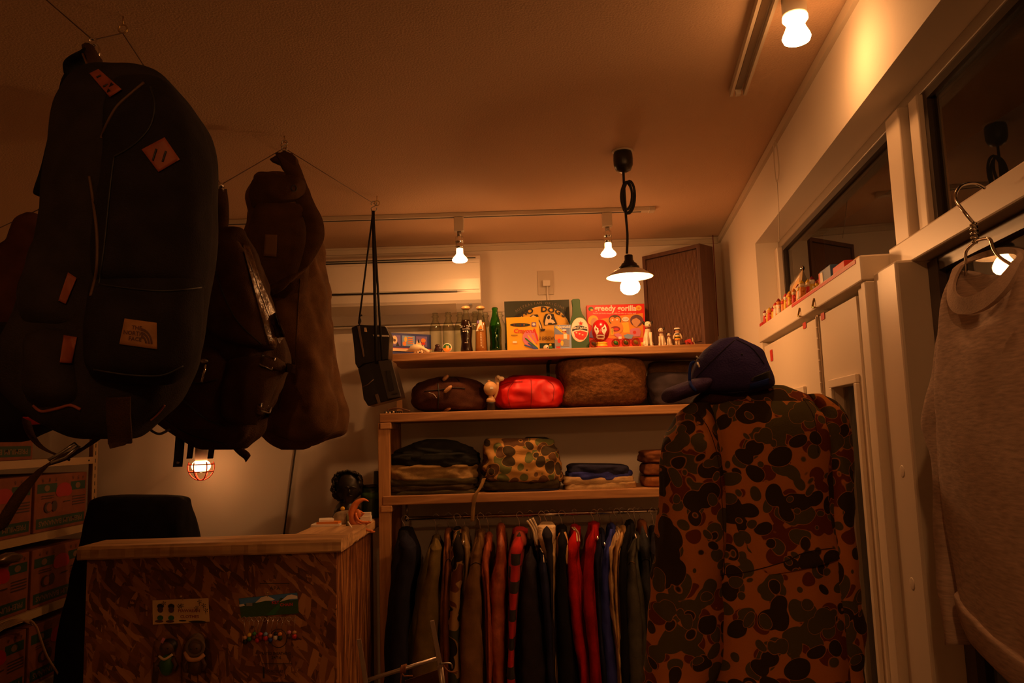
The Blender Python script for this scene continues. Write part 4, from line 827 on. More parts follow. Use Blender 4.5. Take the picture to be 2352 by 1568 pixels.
# big green card sign with two dogs
ZT = at(1232, 690, 3.74).z
td = thing('shop_sign', 'dark green sign with yellow oval and two dogs behind the crayon box', 'sign', (at(1232, 690, 3.74).x, 3.74, Z1))
put('card', stand(1158, 690, 1307, 3.74, .03, Z1), mat('sign_green', (.028, .036, .016), .55), td, smooth=False)
Q = pix(3.7395); P = Print(Q); cx, cy = 1247.5, 746
O = lambda x, y: (1160 + x / 12.063, 680 + y / 12.063)
P.ell(cx, 762, 63, 59, CRM, 48).ell(cx, 762, 62, 58, mat('sign_yellow', (.72, .40, .03), .55), 48)
P.rect(1160, 788, 1306, 800, DGRN)
P.arc('AUSTRALIAN ORIGINAL', 1245, 761, 85, radians(134), radians(50.6), 8.5, mat('sign_grey', (.22, .17, .11), .6), ry=65)
P.arc('TWO DOGS', 1247, 761, 75, radians(139), radians(50), 17, BLK, bold=.035, sx=1.15, ry=50)
P.text('LEMON BREW', 1240, 777.5, 12, BRN, sx=.95)
for pts, m_ in (([(1085, 560), (1130, 490), (1250, 480), (1350, 500), (1360, 560), (1400, 660), (1450, 780), (1330, 790), (1180, 790), (1090, 820), (1060, 700)], BLK), ([(1150, 560), (1200, 500), (1260, 510), (1290, 580), (1270, 640), (1330, 660), (1390, 740), (1300, 770), (1200, 790), (1110, 800), (1100, 760), (1120, 660)], CRM), ([(1160, 600), (1190, 540), (1240, 540), (1250, 600), (1220, 650), (1180, 640)], BLK),
                ([(1180, 790), (1200, 740), (1290, 740), (1320, 790)], BLK), ([(680, 570), (750, 520), (900, 510), (930, 560), (900, 620), (960, 680), (1010, 800), (1040, 920), (1080, 900), (1120, 930), (1080, 970), (1000, 975), (970, 900), (900, 740), (830, 660)], BLK), ([(720, 560), (780, 530), (850, 560), (860, 620), (830, 600)], CRM), ([(910, 680), (950, 720), (1000, 850), (1010, 920), (985, 910), (930, 760)], CRM)):
    P.poly([O(*a) for a in pts], m_)
P.build('print', td)
# crayon box
cb = thing('crayon_box', 'yellow crayon box with handle slot in front of the green sign', 'box', (at(1198, 800, 3.58).x, 3.6, Z1))
put('carton', stand(1163, 728.5, 1237, 3.58, .035, Z1), mat('crayon_yellow', (.78, .42, .015), .35), cb, smooth=False, bevel=.001)
P = Print(pix(3.5795)); CO = lambda x, y: (1160 + x / 12.063, 680 + y / 12.063)
P.ell(*CO(420, 795), 23.5, 4.2, BLK, 28)
for i in range(7): P.rect(*CO(240 + i * 55, 780), *CO(262 + i * 55, 815), (DRED, BRN, GRN, DRED, BLU, ORG, GRN)[i])
P.rect(*CO(735, 725), *CO(860, 840), PUR).ell(*CO(798, 780), 3.4, 3, WHT, 12)
P.ell(*CO(700, 1160), 18, 18, PNK, 22)
P.text('Crayons', *CO(520, 965), 13.5, RED, bold=.02, sx=1.05, shear=.2)
for (a, b, c, d, m_) in ((620, 1070, 915, 1440, YEL), (740, 1050, 915, 1330, ORG), (800, 880, 915, 1250, RED), (540, 1150, 915, 1460, GRN), (620, 1290, 900, 1465, BLU), (515, 1350, 870, 1470, BLU)):
    A_, B_ = V((*CO(a, b), 0)), V((*CO(c, d), 0)); dd = (B_ - A_).normalized(); s_ = V((-dd.y, dd.x, 0)) * 1.7
    P.poly([(p.x, p.y) for p in (A_, A_ + dd * 4 + s_, B_ + s_, B_ - s_, A_ + dd * 4 - s_)], m_)
P.rect(*CO(165, 1075), *CO(350, 1095), BRN).rect(*CO(215, 1250), *CO(325, 1300), WHT)
P.build('print', cb)
put('crayon_box', stand(1162, 728, 1230, 3.63, .03, Z1), MATS['crayon_yellow'], None, 'second yellow carton half hidden behind the crayon box', 'box', smooth=False)
# toy rider box
pb = thing('toy_box', 'small blue toy box with motorbike picture beside the bottle sign', 'box', (at(1292, 800, 3.58).x, 3.6, Z1))
put('carton', stand(1273, 746, 1311, 3.58, .03, Z1), mat('toybox_blue', (.25, .36, .60), .45), pb, smooth=False, bevel=.001)
P = Print(pix(3.5795)); P.rect(*CO(1385, 815), *CO(1785, 1390), mat('toybox_sky', (.16, .22, .42), .5)).poly([CO(1370, 850), CO(1440, 820), CO(1785, 1100), CO(1785, 1180)], YEL).rect(*CO(1385, 1060), *CO(1785, 1200), ORG).rect(*CO(1385, 1200), *CO(1785, 1390), GRY)
P.text('playmobil', 1295, 750.5, 7.5, WHT, bold=.02)
P.ell(*CO(1500, 1240), 4, 5, RED, 16).ell(*CO(1580, 1300), 3.3, 6, YEL, 16).rect(*CO(1590, 960), *CO(1700, 1000), DRED).ell(*CO(1640, 940), 5, 2, WHT, 12).ell(*CO(1630, 1010), 2.4, 3, SKIN, 12).rect(*CO(1620, 1050), *CO(1720, 1180), WHT).rect(*CO(1650, 1180), *CO(1720, 1330), GRY)
P.rect(*CO(1420, 1395), *CO(1535, 1440), RED); P.build('print', pb)
# tiny toy between the two
q = at(1258, 797, 3.57); tt_ = thing('toy_figure', 'tiny cream and green round toy between crayon box and toy box', 'toy', (q.x, 3.57, Z1))
put('body', MB().ball((q.x - .006, 3.57, Z1 + .0135), (.014, .012, .013)), CRM, tt_); put('eye', MB().ball((q.x - .003, 3.559, Z1 + .0125), (.006, .003, .006), 12, 8), WHT, tt_)
put('pupil', MB().ball((q.x - .002, 3.556, Z1 + .0122), (.0026, .0015, .0026), 10, 6), BLK, tt_); put('green_hat', MB().ball((q.x + .013, 3.566, Z1 + .0115), (.009, .009, .011), 12, 8), GRN, tt_)
put('beak', MB().ball((q.x + .012, 3.560, Z1 + .024), (.006, .006, .006), 10, 6), YEL, tt_)
# bottle shaped sign
bs = thing('bottle_sign', 'green bottle-shaped cut-out sign with red star label', 'sign', (at(1330, 797, 3.66).x, 3.66, Z1))
BP = [(1313, 689), (1316, 686.5), (1329, 685.5), (1332, 688), (1333, 705), (1337, 720), (1344, 730), (1350, 745), (1353, 765), (1354, 797), (1312, 799), (1308, 775), (1307, 755), (1309, 740), (1315, 722), (1315, 705)]
pts = [at(a, b, 3.66) for a, b in BP]
for p in pts:
    if p.z < Z1 + .02: p.z = Z1 + EPS
put('cutout', MB().prism(pts, (0, .02, 0)), mat('sign_bottle_green', (.025, .10, .025), .5), bs, smooth=False, bevel=.0015)
P = Print(pix(3.6595)); P.ell(1331.5, 757, 20, 28, CRM, 40).ell(1331.5, 757, 18.6, 26.6, WHT, 40)
P.poly([(1314.5, 752), (1322, 748.5), (1333, 747.5), (1348, 751), (1349.5, 760), (1333, 756.5), (1321, 758), (1314, 761)], BLK).text('BINTANG', 1331.5, 753, 7.6, WHT, bold=.02, sx=1.02)
P.poly([(1318, 762), (1333, 758.5), (1349, 763), (1347, 772), (1340, 780), (1330, 780), (1321, 774)], RED)
for a in (1324, 1331, 1338): P.ell(a, 764 + (a - 1324) * .35, 2.2, 1.6, CRM, 10)
P.poly([(1334 + (6 if i % 2 == 0 else 2.6) * sin(i * pi / 5), 742.5 - (6 if i % 2 == 0 else 2.6) * cos(i * pi / 5)) for i in range(10)], RED)
P.build('print', bs)
# red game box
gg = thing('game_box', 'red children game box with gorilla picture behind the wrestler head', 'box', (at(1414, 797, 3.73).x, 3.73, Z1))
put('carton', stand(1347, 699, 1480, 3.73, .045, Z1), mat('game_red', (.72, .018, .010), .4), gg, smooth=False, bevel=.002)
P = Print(pix(3.7295)); G = lambda x, y: (1340 + x / 8.711, 690 + y / 8.711)
P.poly([G(290, 380), G(760, 300), G(1190, 250), G(1200, 740), G(560, 760), G(300, 700)], mat('game_orange', (.75, .28, .02), .5)).poly([G(760, 450), G(900, 430), G(930, 640), G(800, 640)], YEL)
P.text('greedy gorilla', *G(640, 158), 17.5, WHT, bold=.03, sx=1.0)
P.text('Feed the junk food to the gorilla, while you make up a healthy meal!', *G(620, 256), 3.6, WHT, sx=1.0)
P.ell(*G(150, 170), 6, 5, GRN, 14).ell(*G(165, 190), 3.2, 2.4, YEL, 10).ell(*G(1105, 150), 7, 6, YEL, 16).ell(*G(1105, 155), 3, 2.5, ORG, 12)
P.ell(*G(195, 400), 12, 12, YEL, 22).ell(*G(215, 440), 8.5, 11, SKIN, 18).poly([G(130, 640), G(160, 590), G(300, 600), G(320, 760), G(120, 740)], PUR)
P.ell(*G(630, 390), 14.5, 12, BRN, 22).ell(*G(580, 390), 6.5, 7, ORG, 16).ell(*G(680, 390), 6.5, 7, ORG, 16).ell(*G(580, 390), 2, 2, WHT, 10).ell(*G(670, 385), 2, 2, WHT, 10).ell(*G(655, 545), 16, 14.5, ORG, 24)
P.ell(*G(640, 570), 11, 6.5, DRED, 18).ell(*G(655, 575), 6, 3, RED, 12).rect(*G(545, 560), *G(600, 690), YEL)
for a in (590, 620, 650): P.ell(*G(572, a), 1, 1.6, GRN, 8)
P.ell(*G(840, 375), 8, 5.4, WHT, 20).text('BUUURP', *G(840, 375), 3, BLK)
P.ell(*G(1060, 400), 15, 13, mat('hair_purple', (.13, .05, .06), .6), 22).poly([G(960, 420), G(980, 380), G(1060, 350), G(1130, 400), G(1140, 440), G(1090, 500), G(1060, 540), G(1000, 500)], SKIN).poly([G(920, 600), G(980, 560), G(1110, 550), G(1150, 620), G(1130, 720), G(950, 720)], PNK)
P.ell(*G(1020, 640), 4, 4, RED, 12).poly([G(600, 680), G(700, 650), G(770, 700), G(700, 760)], PNK).poly([G(800, 700), G(880, 670), G(1000, 690), G(960, 770), G(840, 760)], LBL).rect(*G(700, 720), *G(760, 770), WHT)
P.build('print', gg)
# wrestler-mask head bank
q = at(1381, 797, 3.58); x = q.x; k_ = 3.58 / F
wh = thing('mask_bank', 'red wrestling mask head bank with white face on the top shelf', 'ornament', (x, 3.58, Z1))
cz_ = at(1381, 759, 3.58).z
hd = MB().ball((x, 3.58, cz_), (.0415, .040, .052), 28, 20)
put('head', hd, mat('mask_red', (.42, .008, .010), .25), wh)
put('base', MB().lathe((x, 3.58, Z1 + EPS), [(.036, 0), (.038, .006), (.034, .009)], 28), RED, wh)
put('collar', MB().lathe((x, 3.58, Z1 + EPS), [(.033, .009), (.029, .014), (.028, .022), (.031, .026), (.024, .030)], 28), YEL, wh)
hb = [hd.bvh()]; KO = lambda x, y: (1340 + x / 8.711, 690 + y / 8.711)
def face(pts, m_, name, lift=.0022):
    c = V((sum(a for a, b in pts) / len(pts), sum(b for a, b in pts) / len(pts), 0)); R = []
    for s_ in (1, .66, .33): R.append([hit(hb, *(KO(c.x + (a - c.x) * s_, c.y + (b - c.y) * s_)), 3.55) + V((0, -lift, 0)) for a, b in pts])
    mb = MB(); mb.rings(R, False); n = len(pts); cc = hit(hb, *KO(c.x, c.y), 3.55) + V((0, -lift, 0)); mb.v.append(cc)
    for j in range(n): mb.f.append([2 * n + j, 2 * n + (j + 1) % n, 3 * n]); mb.m.append(0)
    put(name, mb, m_, wh)
face([(240, 490), (255, 530), (300, 560), (300, 600), (265, 640), (225, 610), (215, 550)], WHT, 'eye_patch'); face([(425, 470), (455, 530), (465, 590), (420, 630), (375, 600), (360, 550), (405, 520)], WHT, 'eye_patch')
face([(245, 540), (275, 570), (265, 600), (238, 580)], DRED, 'eye', .0034); face([(425, 525), (428, 560), (400, 580), (388, 560)], DRED, 'eye', .0034)
face([(260, 690), (330, 680), (420, 690), (430, 740), (400, 780), (340, 770), (290, 775), (255, 740)], WHT, 'mouth_patch'); face([(280, 720), (340, 708), (405, 715), (400, 740), (340, 745), (285, 742)], DRED, 'mouth', .0034)
face([(225, 610), (320, 600), (290, 670), (262, 690)], WHT, 'cheek'); face([(465, 590), (365, 605), (390, 660), (420, 690)], WHT, 'cheek'); face([(335, 605), (390, 665), (290, 668)], RED, 'nose', .0045)
# glass marbles
for px, c, l in ((1364, (.10, .06, .12), 'dark violet glass marble left of the wrestler head'), (1415, (.04, .30, .12), 'glass marble with green swirl on the top shelf'), (1438, (.10, .13, .05), 'olive glass marble, second right of the wrestler head'), (1461, (.32, .24, .08), 'amber speckled glass marble right of the olive one')):
    x = at(px, 795, 3.56).x; r = .0205; t = thing('glass_marble', l, 'marble', (x, 3.56, Z1), 'glass marbles on the top shelf')
    put('ball', MB().ball((x, 3.56, Z1 + r + .003), r, 24, 16), clear_glass, t)
    put('swirl', MB().ball((x, 3.56, Z1 + r + .003), (r * .62, r * .75, r * .45), 16, 10, Matrix.Rotation(.7, 3, 'Y')), mat('swirl%d' % px, c, .3), t)
    put('core', MB().ball((x, 3.56, Z1 + r + .003), r * .94, 20, 14), glass('marble_body', (.86, .76, .50), 1.2, .1), t)
    put('ring_stand', MB().tube([(x + .010 * cos(i * pi / 8), 3.56 + .010 * sin(i * pi / 8), Z1 + .0022) for i in range(16)], .0018, 6, closed=True), CRM, t)
put('toy_cup', MB().lathe((at(1479, 795, 3.60).x, 3.60, Z1 + EPS), [(.010, 0), (.012, .003), (.012, .018), (.0135, .026), (.011, .026), (.010, .004)], 16), YEL, None, 'tiny yellow toy cup behind the tallest white dog', 'toy')
# sitting dogs
dogw = mat('dog_white', (.80, .66, .46), .4); dogb = mat('dog_black', (.02, .013, .01), .4)
def dog(px, pytop, turn, label):
    Y = 3.56; x = at(px, 795, Y).x; H = at(px, pytop, Y).z - Z1 - EPS; t = thing('dog_figurine', label, 'figurine', (x, Y, Z1), 'sitting white dog figurines')
    Rz = Matrix.Rotation(turn, 3, 'Z'); c = V((x, Y, Z1 + EPS)); W = lambda a, b, d: c + Rz @ V((a * H, b * H, d * H))
    put('body', MB().tube(spline([W(0, .10, .10), W(0, .09, .28), W(0, .01, .50), W(0, -.06, .66), W(0, -.08, .72)], 4), [.125 * H, .15 * H, .165 * H, .165 * H, .16 * H, .155 * H, .15 * H, .14 * H, .13 * H, .12 * H, .115 * H, .11 * H, .105 * H, .10 * H, .095 * H, .09 * H, .08 * H], 16), dogw, t)
    for s_ in (-1, 1):
        put('front_leg', MB().tube([W(s_ * .075, -.10, .55), W(s_ * .085, -.13, .28), W(s_ * .085, -.15, .05), W(s_ * .085, -.20, .025)], [.07 * H, .052 * H, .045 * H, .035 * H], 10), dogw, t)
        put('hind_leg', MB().ball(W(s_ * .13, .04, .12), (.085 * H, .15 * H, .12 * H), 12, 8).ball(W(s_ * .14, -.10, .03), (.05 * H, .09 * H, .03 * H), 10, 6), dogw, t)
        put('ear', MB().ball(W(s_ * .145, -.07, .925), (.055 * H, .06 * H, .10 * H), 10, 8, Rz @ Matrix.Rotation(s_ * .5, 3, 'Y')), dogb, t)
    hd_ = put('head', MB().ball(W(0, -.09, .86), (.135 * H, .14 * H, .135 * H), 16, 10, Rz), dogw, t)
    put('muzzle', MB().ball(W(0, -.20, .81), (.075 * H, .09 * H, .065 * H), 12, 8, Rz), dogw, hd_); put('nose', MB().ball(W(0, -.28, .825), .028 * H, 8, 6), dogb, hd_)
    for s_ in (-1, 1): put('eye', MB().ball(W(s_ * .06, -.212, .89), .016 * H, 8, 6), dogb, hd_)
    put('collar_band', MB().tube([W(.105 * cos(i * pi / 8), -.075 + .10 * sin(i * pi / 8), .725) for i in range(16)], .018 * H, 6, closed=True), DRED, t)
    put('tail', MB().tube([W(0, .20, .06), W(.12, .24, .04), W(.2, .18, .035)], [.035 * H, .03 * H, .018 * H], 8), dogw, t)
dog(1489, 738, .1, 'tallest sitting white dog figurine with black ears on the top shelf'); dog(1521, 753, -.5, 'middle sized sitting white dog figurine looking left'); dog(1538, 765, -.4, 'smallest sitting white dog figurine on the top shelf')
# little doll
Y = 3.56; q = at(1557, 792, Y); x = q.x; t = thing('doll', 'tiny doll in white cap and striped shirt beside the dogs', 'doll', (x, Y, Z1)); z = Z1 + EPS
for s_ in (-1, 1):
    put('leg', MB().tube([(x + s_ * .006, Y, z), (x + s_ * .0055, Y, z + .03)], [.0045, .0055], 10), CRM, t); put('arm', MB().tube([(x + s_ * .010, Y, z + .056), (x + s_ * .017, Y - .002, z + .044), (x + s_ * .019, Y - .003, z + .032)], [.005, .0045, .004], 8), CRM, t)
for i, m_ in enumerate((ORG, YEL, BLK, YEL, WHT, BLK, WHT)): put('shirt_stripe', MB().lathe((x, Y, z + .026 + i * .005), [(.0145 - i * .0008, 0), (.0142 - i * .0008, .005)], 16), m_, t)
put('head', MB().ball((x, Y, z + .068), (.011, .011, .0105), 14, 10), SKIN, t); put('hair', MB().ball((x, Y + .003, z + .070), (.012, .011, .0105), 14, 10), DRED, t)
put('cap', MB().lathe((x, Y, z + .073), [(.0125, 0), (.013, .004), (.0145, .006), (.012, .010), (.001, .0115)], 16), WHT, t); put('cap_band', MB().lathe((x, Y, z + .0725), [(.0132, 0), (.0135, .0035)], 16), BLK, t)
# red toy
q = at(1583, 790, Y); x = q.x; t = thing('toy_figure', 'tiny red toy cart with cream handle beside the doll', 'toy', (x, Y, Z1))
put('bucket', MB().obox((x - .004, Y, z + .018), (.013, .010, .010), Matrix.Rotation(-.3, 3, 'Y')), RED, t, smooth=False, bevel=.002)
for s_ in (-1, 1): put('wheel', MB().lathe((x - .01 * s_, Y - .011, z + .0085), [(.0085, 0), (.0085, .003), (.003, .004)], 14, MB_), DRED, t)
put('handle', MB().tube(spline([(x + .008, Y, z + .012), (x + .017, Y, z + .020), (x + .016, Y, z + .036)], 4), .003, 8).ball((x + .018, Y, z + .0085), (.0085, .008, .0085), 12, 8), CRM, t)
# middle shelf: figurine and small dark clutter at the left end
q = at(1128, 940, 3.545); x = q.x; z = Z2 + EPS; t = thing('figurine', 'round-headed tan figurine with dark trousers between the brown coat and red jacket', 'figurine', (x, 3.545, Z2)); Y = 3.545
ok_ = mat('figure_tan', (.62, .36, .15), .5)
put('trousers', MB().lathe((x, Y, z), [(.016, 0), (.019, .004), (.019, .030), (.021, .036), (.016, .037)], 18), dogb, t); put('shirt', MB().lathe((x, Y, z + .036), [(.018, 0), (.021, .004), (.019, .016), (.012, .024), (.009, .030)], 18), ok_, t)
hz = z + .098; put('head', MB().ball((x, Y, hz), (.031, .030, .033), 20, 14).ball((x - .006, Y, hz + .034), (.008, .006, .006), 10, 6), ok_, t)
put('price_sticker', MB().box((x - .001, Y - .0318, hz - .003), (x + .013, Y - .030, hz + .006)), WHT, t, smooth=False)
put('raised_arm', MB().tube(spline([(x + .016, Y, z + .055), (x + .030, Y, z + .09), (x + .034, Y, z + .125)], 4), .006, 8), ok_, t)
put('held_sign', MB().prism([(x + .022, Y, z + .15), (x + .026, Y, z + .10), (x + .040, Y, z + .118), (x + .036, Y, z + .155)], (0, .004, 0)), mat('sign_tan', (.36, .20, .09), .6), t, smooth=False); put('mitten', MB().ball((x + .050, Y, z + .142), (.014, .008, .011), 12, 8).ball((x + .036, Y, z + .15), (.010, .008, .008), 12, 8), CRM, t)
q = at(900, 945, 3.56); br = thing('hand_brush', 'small dark brush with pale bristle tips at the left end of the middle shelf', 'brush', (q.x, 3.56, Z2)); z = Z2 + EPS
put('handle', MB().tube(spline([(q.x - .02, 3.56, z + .012), (q.x - .008, 3.56, z + .02), (q.x + .035, 3.55, z + .022), (q.x + .085, 3.54, z + .008)], 5), [.006] * 5 + [.005] * 5 + [.0035] * 6, 8), BRN, br)
brs = MB()
for i in range(14): brs.tube([(q.x - .03 + i * .0055, 3.55 + (i % 3) * .006, z + .010), (q.x - .032 + i * .006, 3.545 + (i % 3) * .007, z)], [.003, .0022], 6)
put('bristles', brs, BLK, br); put('tips', MB().ball((q.x - .02, 3.535, z + .005), .004, 8, 6).ball((q.x - .005, 3.534, z + .004), .004, 8, 6).ball((q.x + .012, 3.535, z + .006), .004, 8, 6), CRM, br)
put('cloth_tag_card', stand(911, 915, 924, 3.60, .002, Z2), mat('tag_card', (.45, .26, .12), .6), None, 'small tan card standing behind the hanging camera', 'card', smooth=False)

# ================================================================ COUNTER
CY, CT = 2.87, .046
CZ = at(480, 1247, 2.84).z                            # top of the counter
cx0, cx1 = at(200, 1290, CY).x, at(772, 1290, CY).x; cyb = 3.60
ct = thing('sales_counter', 'strand board sales counter with thick rough plank top', 'counter', ((cx0 + cx1) / 2, 3.1, 0))
put('front_panel', MB().box((cx0, CY, .0), (cx1, CY + .012, CZ - CT)), osb_front, ct, smooth=False)
put('side_panel', MB().box((cx1 - .012, CY + .0122, .0), (cx1, cyb, CZ - CT)), osb_side, ct, smooth=False)
put('side_panel', MB().box((cx0, CY + .0122, .0), (cx0 + .012, CY + .19, CZ - CT)), osb_side, ct, smooth=False)
def rough(a, b, seed, nx, ny):                        # plank with a chipped, uneven front edge
    (x0, y0, z0), (x1, y1, z1) = a, b; mb = MB(); R = []; along = 0 if nx else 1; n = nx or ny
    for i in range(n + 1):
        u = i / n; o = noise.noise(V((u * 14, seed, 0))) * .004; o2 = noise.noise(V((u * 23, seed + 7, 0))) * .003; o3 = noise.noise(V((u * 30, seed + 3, 1))) * .004
        if along == 0: x = x0 + (x1 - x0) * u; R.append([V((x, y0 + .003 + o, z0 + max(0, o2))), V((x, y0 + o3 * .6, z0 + .006)), V((x, y0 + o3, z1 - .010)), V((x, y0 + .008 + o, z1 + o2 * .2)), V((x, y1, z1)), V((x, y1, z0))])
        else: y = y0 + (y1 - y0) * u; R.append([V((x1 - .003 - o, y, z0 + max(0, o2))), V((x1 + o3 * .6, y, z0 + .006)), V((x1 + o3, y, z1 - .010)), V((x1 - .008 - o, y, z1 + o2 * .2)), V((x0, y, z1)), V((x0, y, z0))])
    return mb.rings(R)
px1 = at(783, 1250, 2.84).x; px0 = at(177, 1255, 2.84).x
put('plank', rough((px0, 2.84, CZ - CT), (px1, 3.04, CZ), 1, 60, 0), plank, ct, smooth=False)
put('plank', rough((px1 - .215, 3.0412, CZ - CT), (px1, 3.66, CZ), 2, 0, 44), plank_y, ct, smooth=False)
# black stencil lettering on the strand board
P = Print(pix(CY)); St = lambda x, y: (540 + x / 6.325, 1320 + y / 6.325)
for y0, y1 in ((112, 128), (145, 152)): P.rect(*St(360, y0 + 6), *St(790, y1), BLK)
P.text('APA', *St(580, 195), 12, BLK, sx=1.1)
P.build('stencil_print', ct); P = Print(pix(CY))
P.text('RATED SHEATHING', *St(600, 1140), 8.5, BLK, bold=.02, sx=.9)
P.text('24/16', *St(600, 1200), 10, BLK, bold=.02)
for y0, y1 in ((1282, 1290), (1300, 1306)): P.rect(*St(390, y0), *St(830, y1), BLK)
P.text('EXPOSURE 1', *St(600, 1400), 9, BLK, sx=.9); P.rect(*St(405, 1330), *St(430, 1500), BLK).rect(*St(380, 1550), *St(860, 1562), BLK)
P.mb.tube([at(*St(630 + 125 * cos(i * pi / 12), 920 + 135 * sin(i * pi / 12)), CY - .001) for i in range(24)], .0012, 4, closed=True, mi=P.mi(BLK))
P.build('stencil_print', ct)
# card with key chains
Y = CY - .004
kc = thing('key_chain_card', 'mountain landscape card pinned on the counter above key chains', 'card', at(618, 1410, Y))
quad = [(548, 1374), (683, 1360), (686, 1408), (554, 1418)]
put('card', MB().prism([at(a, b, Y) for a, b in quad], (0, .0015, 0)), mat('card_green', (.03, .09, .02), .5), kc, smooth=False)
P = Print(pix(Y - .0002))
P.poly([(548.5, 1374.5), (682.5, 1360.5), (684, 1376), (668, 1378), (645, 1372), (638, 1381), (622, 1381), (606, 1371), (588, 1383), (552, 1388)], mat('card_sky', (.06, .20, .50), .5))
P.poly([(586, 1384), (600, 1371), (614, 1367.5), (632, 1376), (626, 1378.5), (610, 1379), (598, 1382)], WHT).poly([(642, 1382), (660, 1367), (670, 1364.5), (683, 1368), (683.5, 1374), (668, 1375), (655, 1378)], WHT).poly([(549, 1388), (560, 1386), (563, 1390), (551, 1393)], WHT).rect(566, 1384, 580, 1391, GRY)
P.poly([(630, 1412), (612, 1412), (640, 1386), (650, 1386)], GRN)
P.text('KEY', 633, 1383, 10, RED, rot=.08, bold=.02).text('CHAIN', 658, 1388, 9.5, RED, rot=.05, bold=.02)
P.build('print', kc)
put('pin', MB().ball(at(614, 1361, Y - .008), .0045, 10, 8).tube([at(614, 1363, Y - .006), at(614, 1370, Y - .001)], .0012, 6), brass, kc)
kcols = [('tan', SKIN, BLK, 'tan headed black figure'), ('yellow', YEL, GRN, 'yellow headed green figure'), ('green', GRN, BRN, 'green capped brown figure'), ('redblue', DRED, RED, 'dark red figure'), ('red', RED, DRED, 'all red figure'), ('grey', LBL, RED, 'grey capped red figure'), ('blue', SKIN, BLU, 'blue dressed figure'), ('white', BLK, WHT, 'white dressed black haired figure'), ('orange', ORG, DGRN, 'orange headed dark green figure'), ('pink', PNK, BRN, 'pink capped brown figure'), ('redtall', SKIN, RED, 'slim red dressed figure')]
for i, ((n_, hm, bm_, l), (hx, hy)) in enumerate(zip(kcols, ((563, 1464), (573, 1458), (584, 1455), (591, 1461), (598, 1456), (610, 1456), (621, 1460), (633, 1455), (643, 1456), (664, 1452), (676, 1452)))):
    t = thing('key_chain', 'key chain with ' + l + ' hanging on the counter', 'key chain', at(hx, hy + 14, Y - .012), 'key chains under the mountain card')
    c = at(hx, hy, Y - .013)
    put('head', MB().ball(c, (.0078, .0078, .0068), 12, 8), hm, t); put('body', MB().ball(c - V((0, 0, .013)), (.0085, .007, .009), 12, 8), bm_, t)
    tp = at(561 + i * 11.5, 1416, Y - .003); rc_ = (tp * .5 + c * .5)
    put('chain', MB().tube([tp, rc_ + V((0, -.002, .006)), c + V((0, 0, .006))], .0010, 5).tube([tp - V((0, 0, .008)) + V((.008 * cos(a), 0, .008 * sin(a))) for a in [j * pi / 6 for j in range(12)]], .0009, 5, closed=True), chrome, t)
# card with island picture and two bagged dolls
ic = thing('picture_card', 'cream card with two children and palm trees pinned on the counter', 'card', at(415, 1430, Y))
quad = [(350, 1378.5), (478, 1373.5), (481, 1427), (351, 1434)]
put('card', MB().prism([at(a, b, Y) for a, b in quad], (0, .0015, 0)), mat('card_cream', (.80, .56, .26), .6), ic, smooth=False)
P = Print(pix(Y - .0002)); I = lambda x, y: (340 + x / 7.54, 1360 + y / 7.54)
for fx in (215, 405):
    P.ell(*I(fx, 240), 7.5, 6, BLK, 18).ell(*I(fx, 300), 6.5, 7, BRN, 18).ell(*I(fx, 375), 6.5, 2.5, CRM, 14).ell(*I(fx, 440), 7, 6, GRN, 16).ell(*I(fx - 20, 500), 10, 3, BRN, 14)
for fx, fy in ((280, 185), (590, 225), (550, 230), (905, 155), (980, 220), (855, 260), (1020, 300)):
    for a in range(5): P.poly([I(fx, fy), I(fx + 45 * cos(a * 1.26 + .4), fy - 40 * sin(a * 1.26 + .4)), I(fx + 35 * cos(a * 1.26 + .9), fy - 32 * sin(a * 1.26 + .9))], mat('palm_dark', (.06, .05, .02), .6))
    P.rect(*I(fx - 4, fy), *I(fx + 4, fy + 70), BRN)
P.text('HAWAIIAN', *I(730, 310), 9.5, DRED, bold=.02, sx=1.05).text('CLOTHES', *I(740, 410), 9.5, DRED, bold=.02, sx=1.05).ell(*I(870, 495), 20, 2.5, BLK, 18).ell(*I(620, 478), 9, 1.6, BLK, 14).build('print', ic)
put('pin', MB().ball(at(415, 1370, Y - .007), .0045, 10, 8).ball(at(420, 1376, Y - .006), .003, 8, 6), brass, ic)
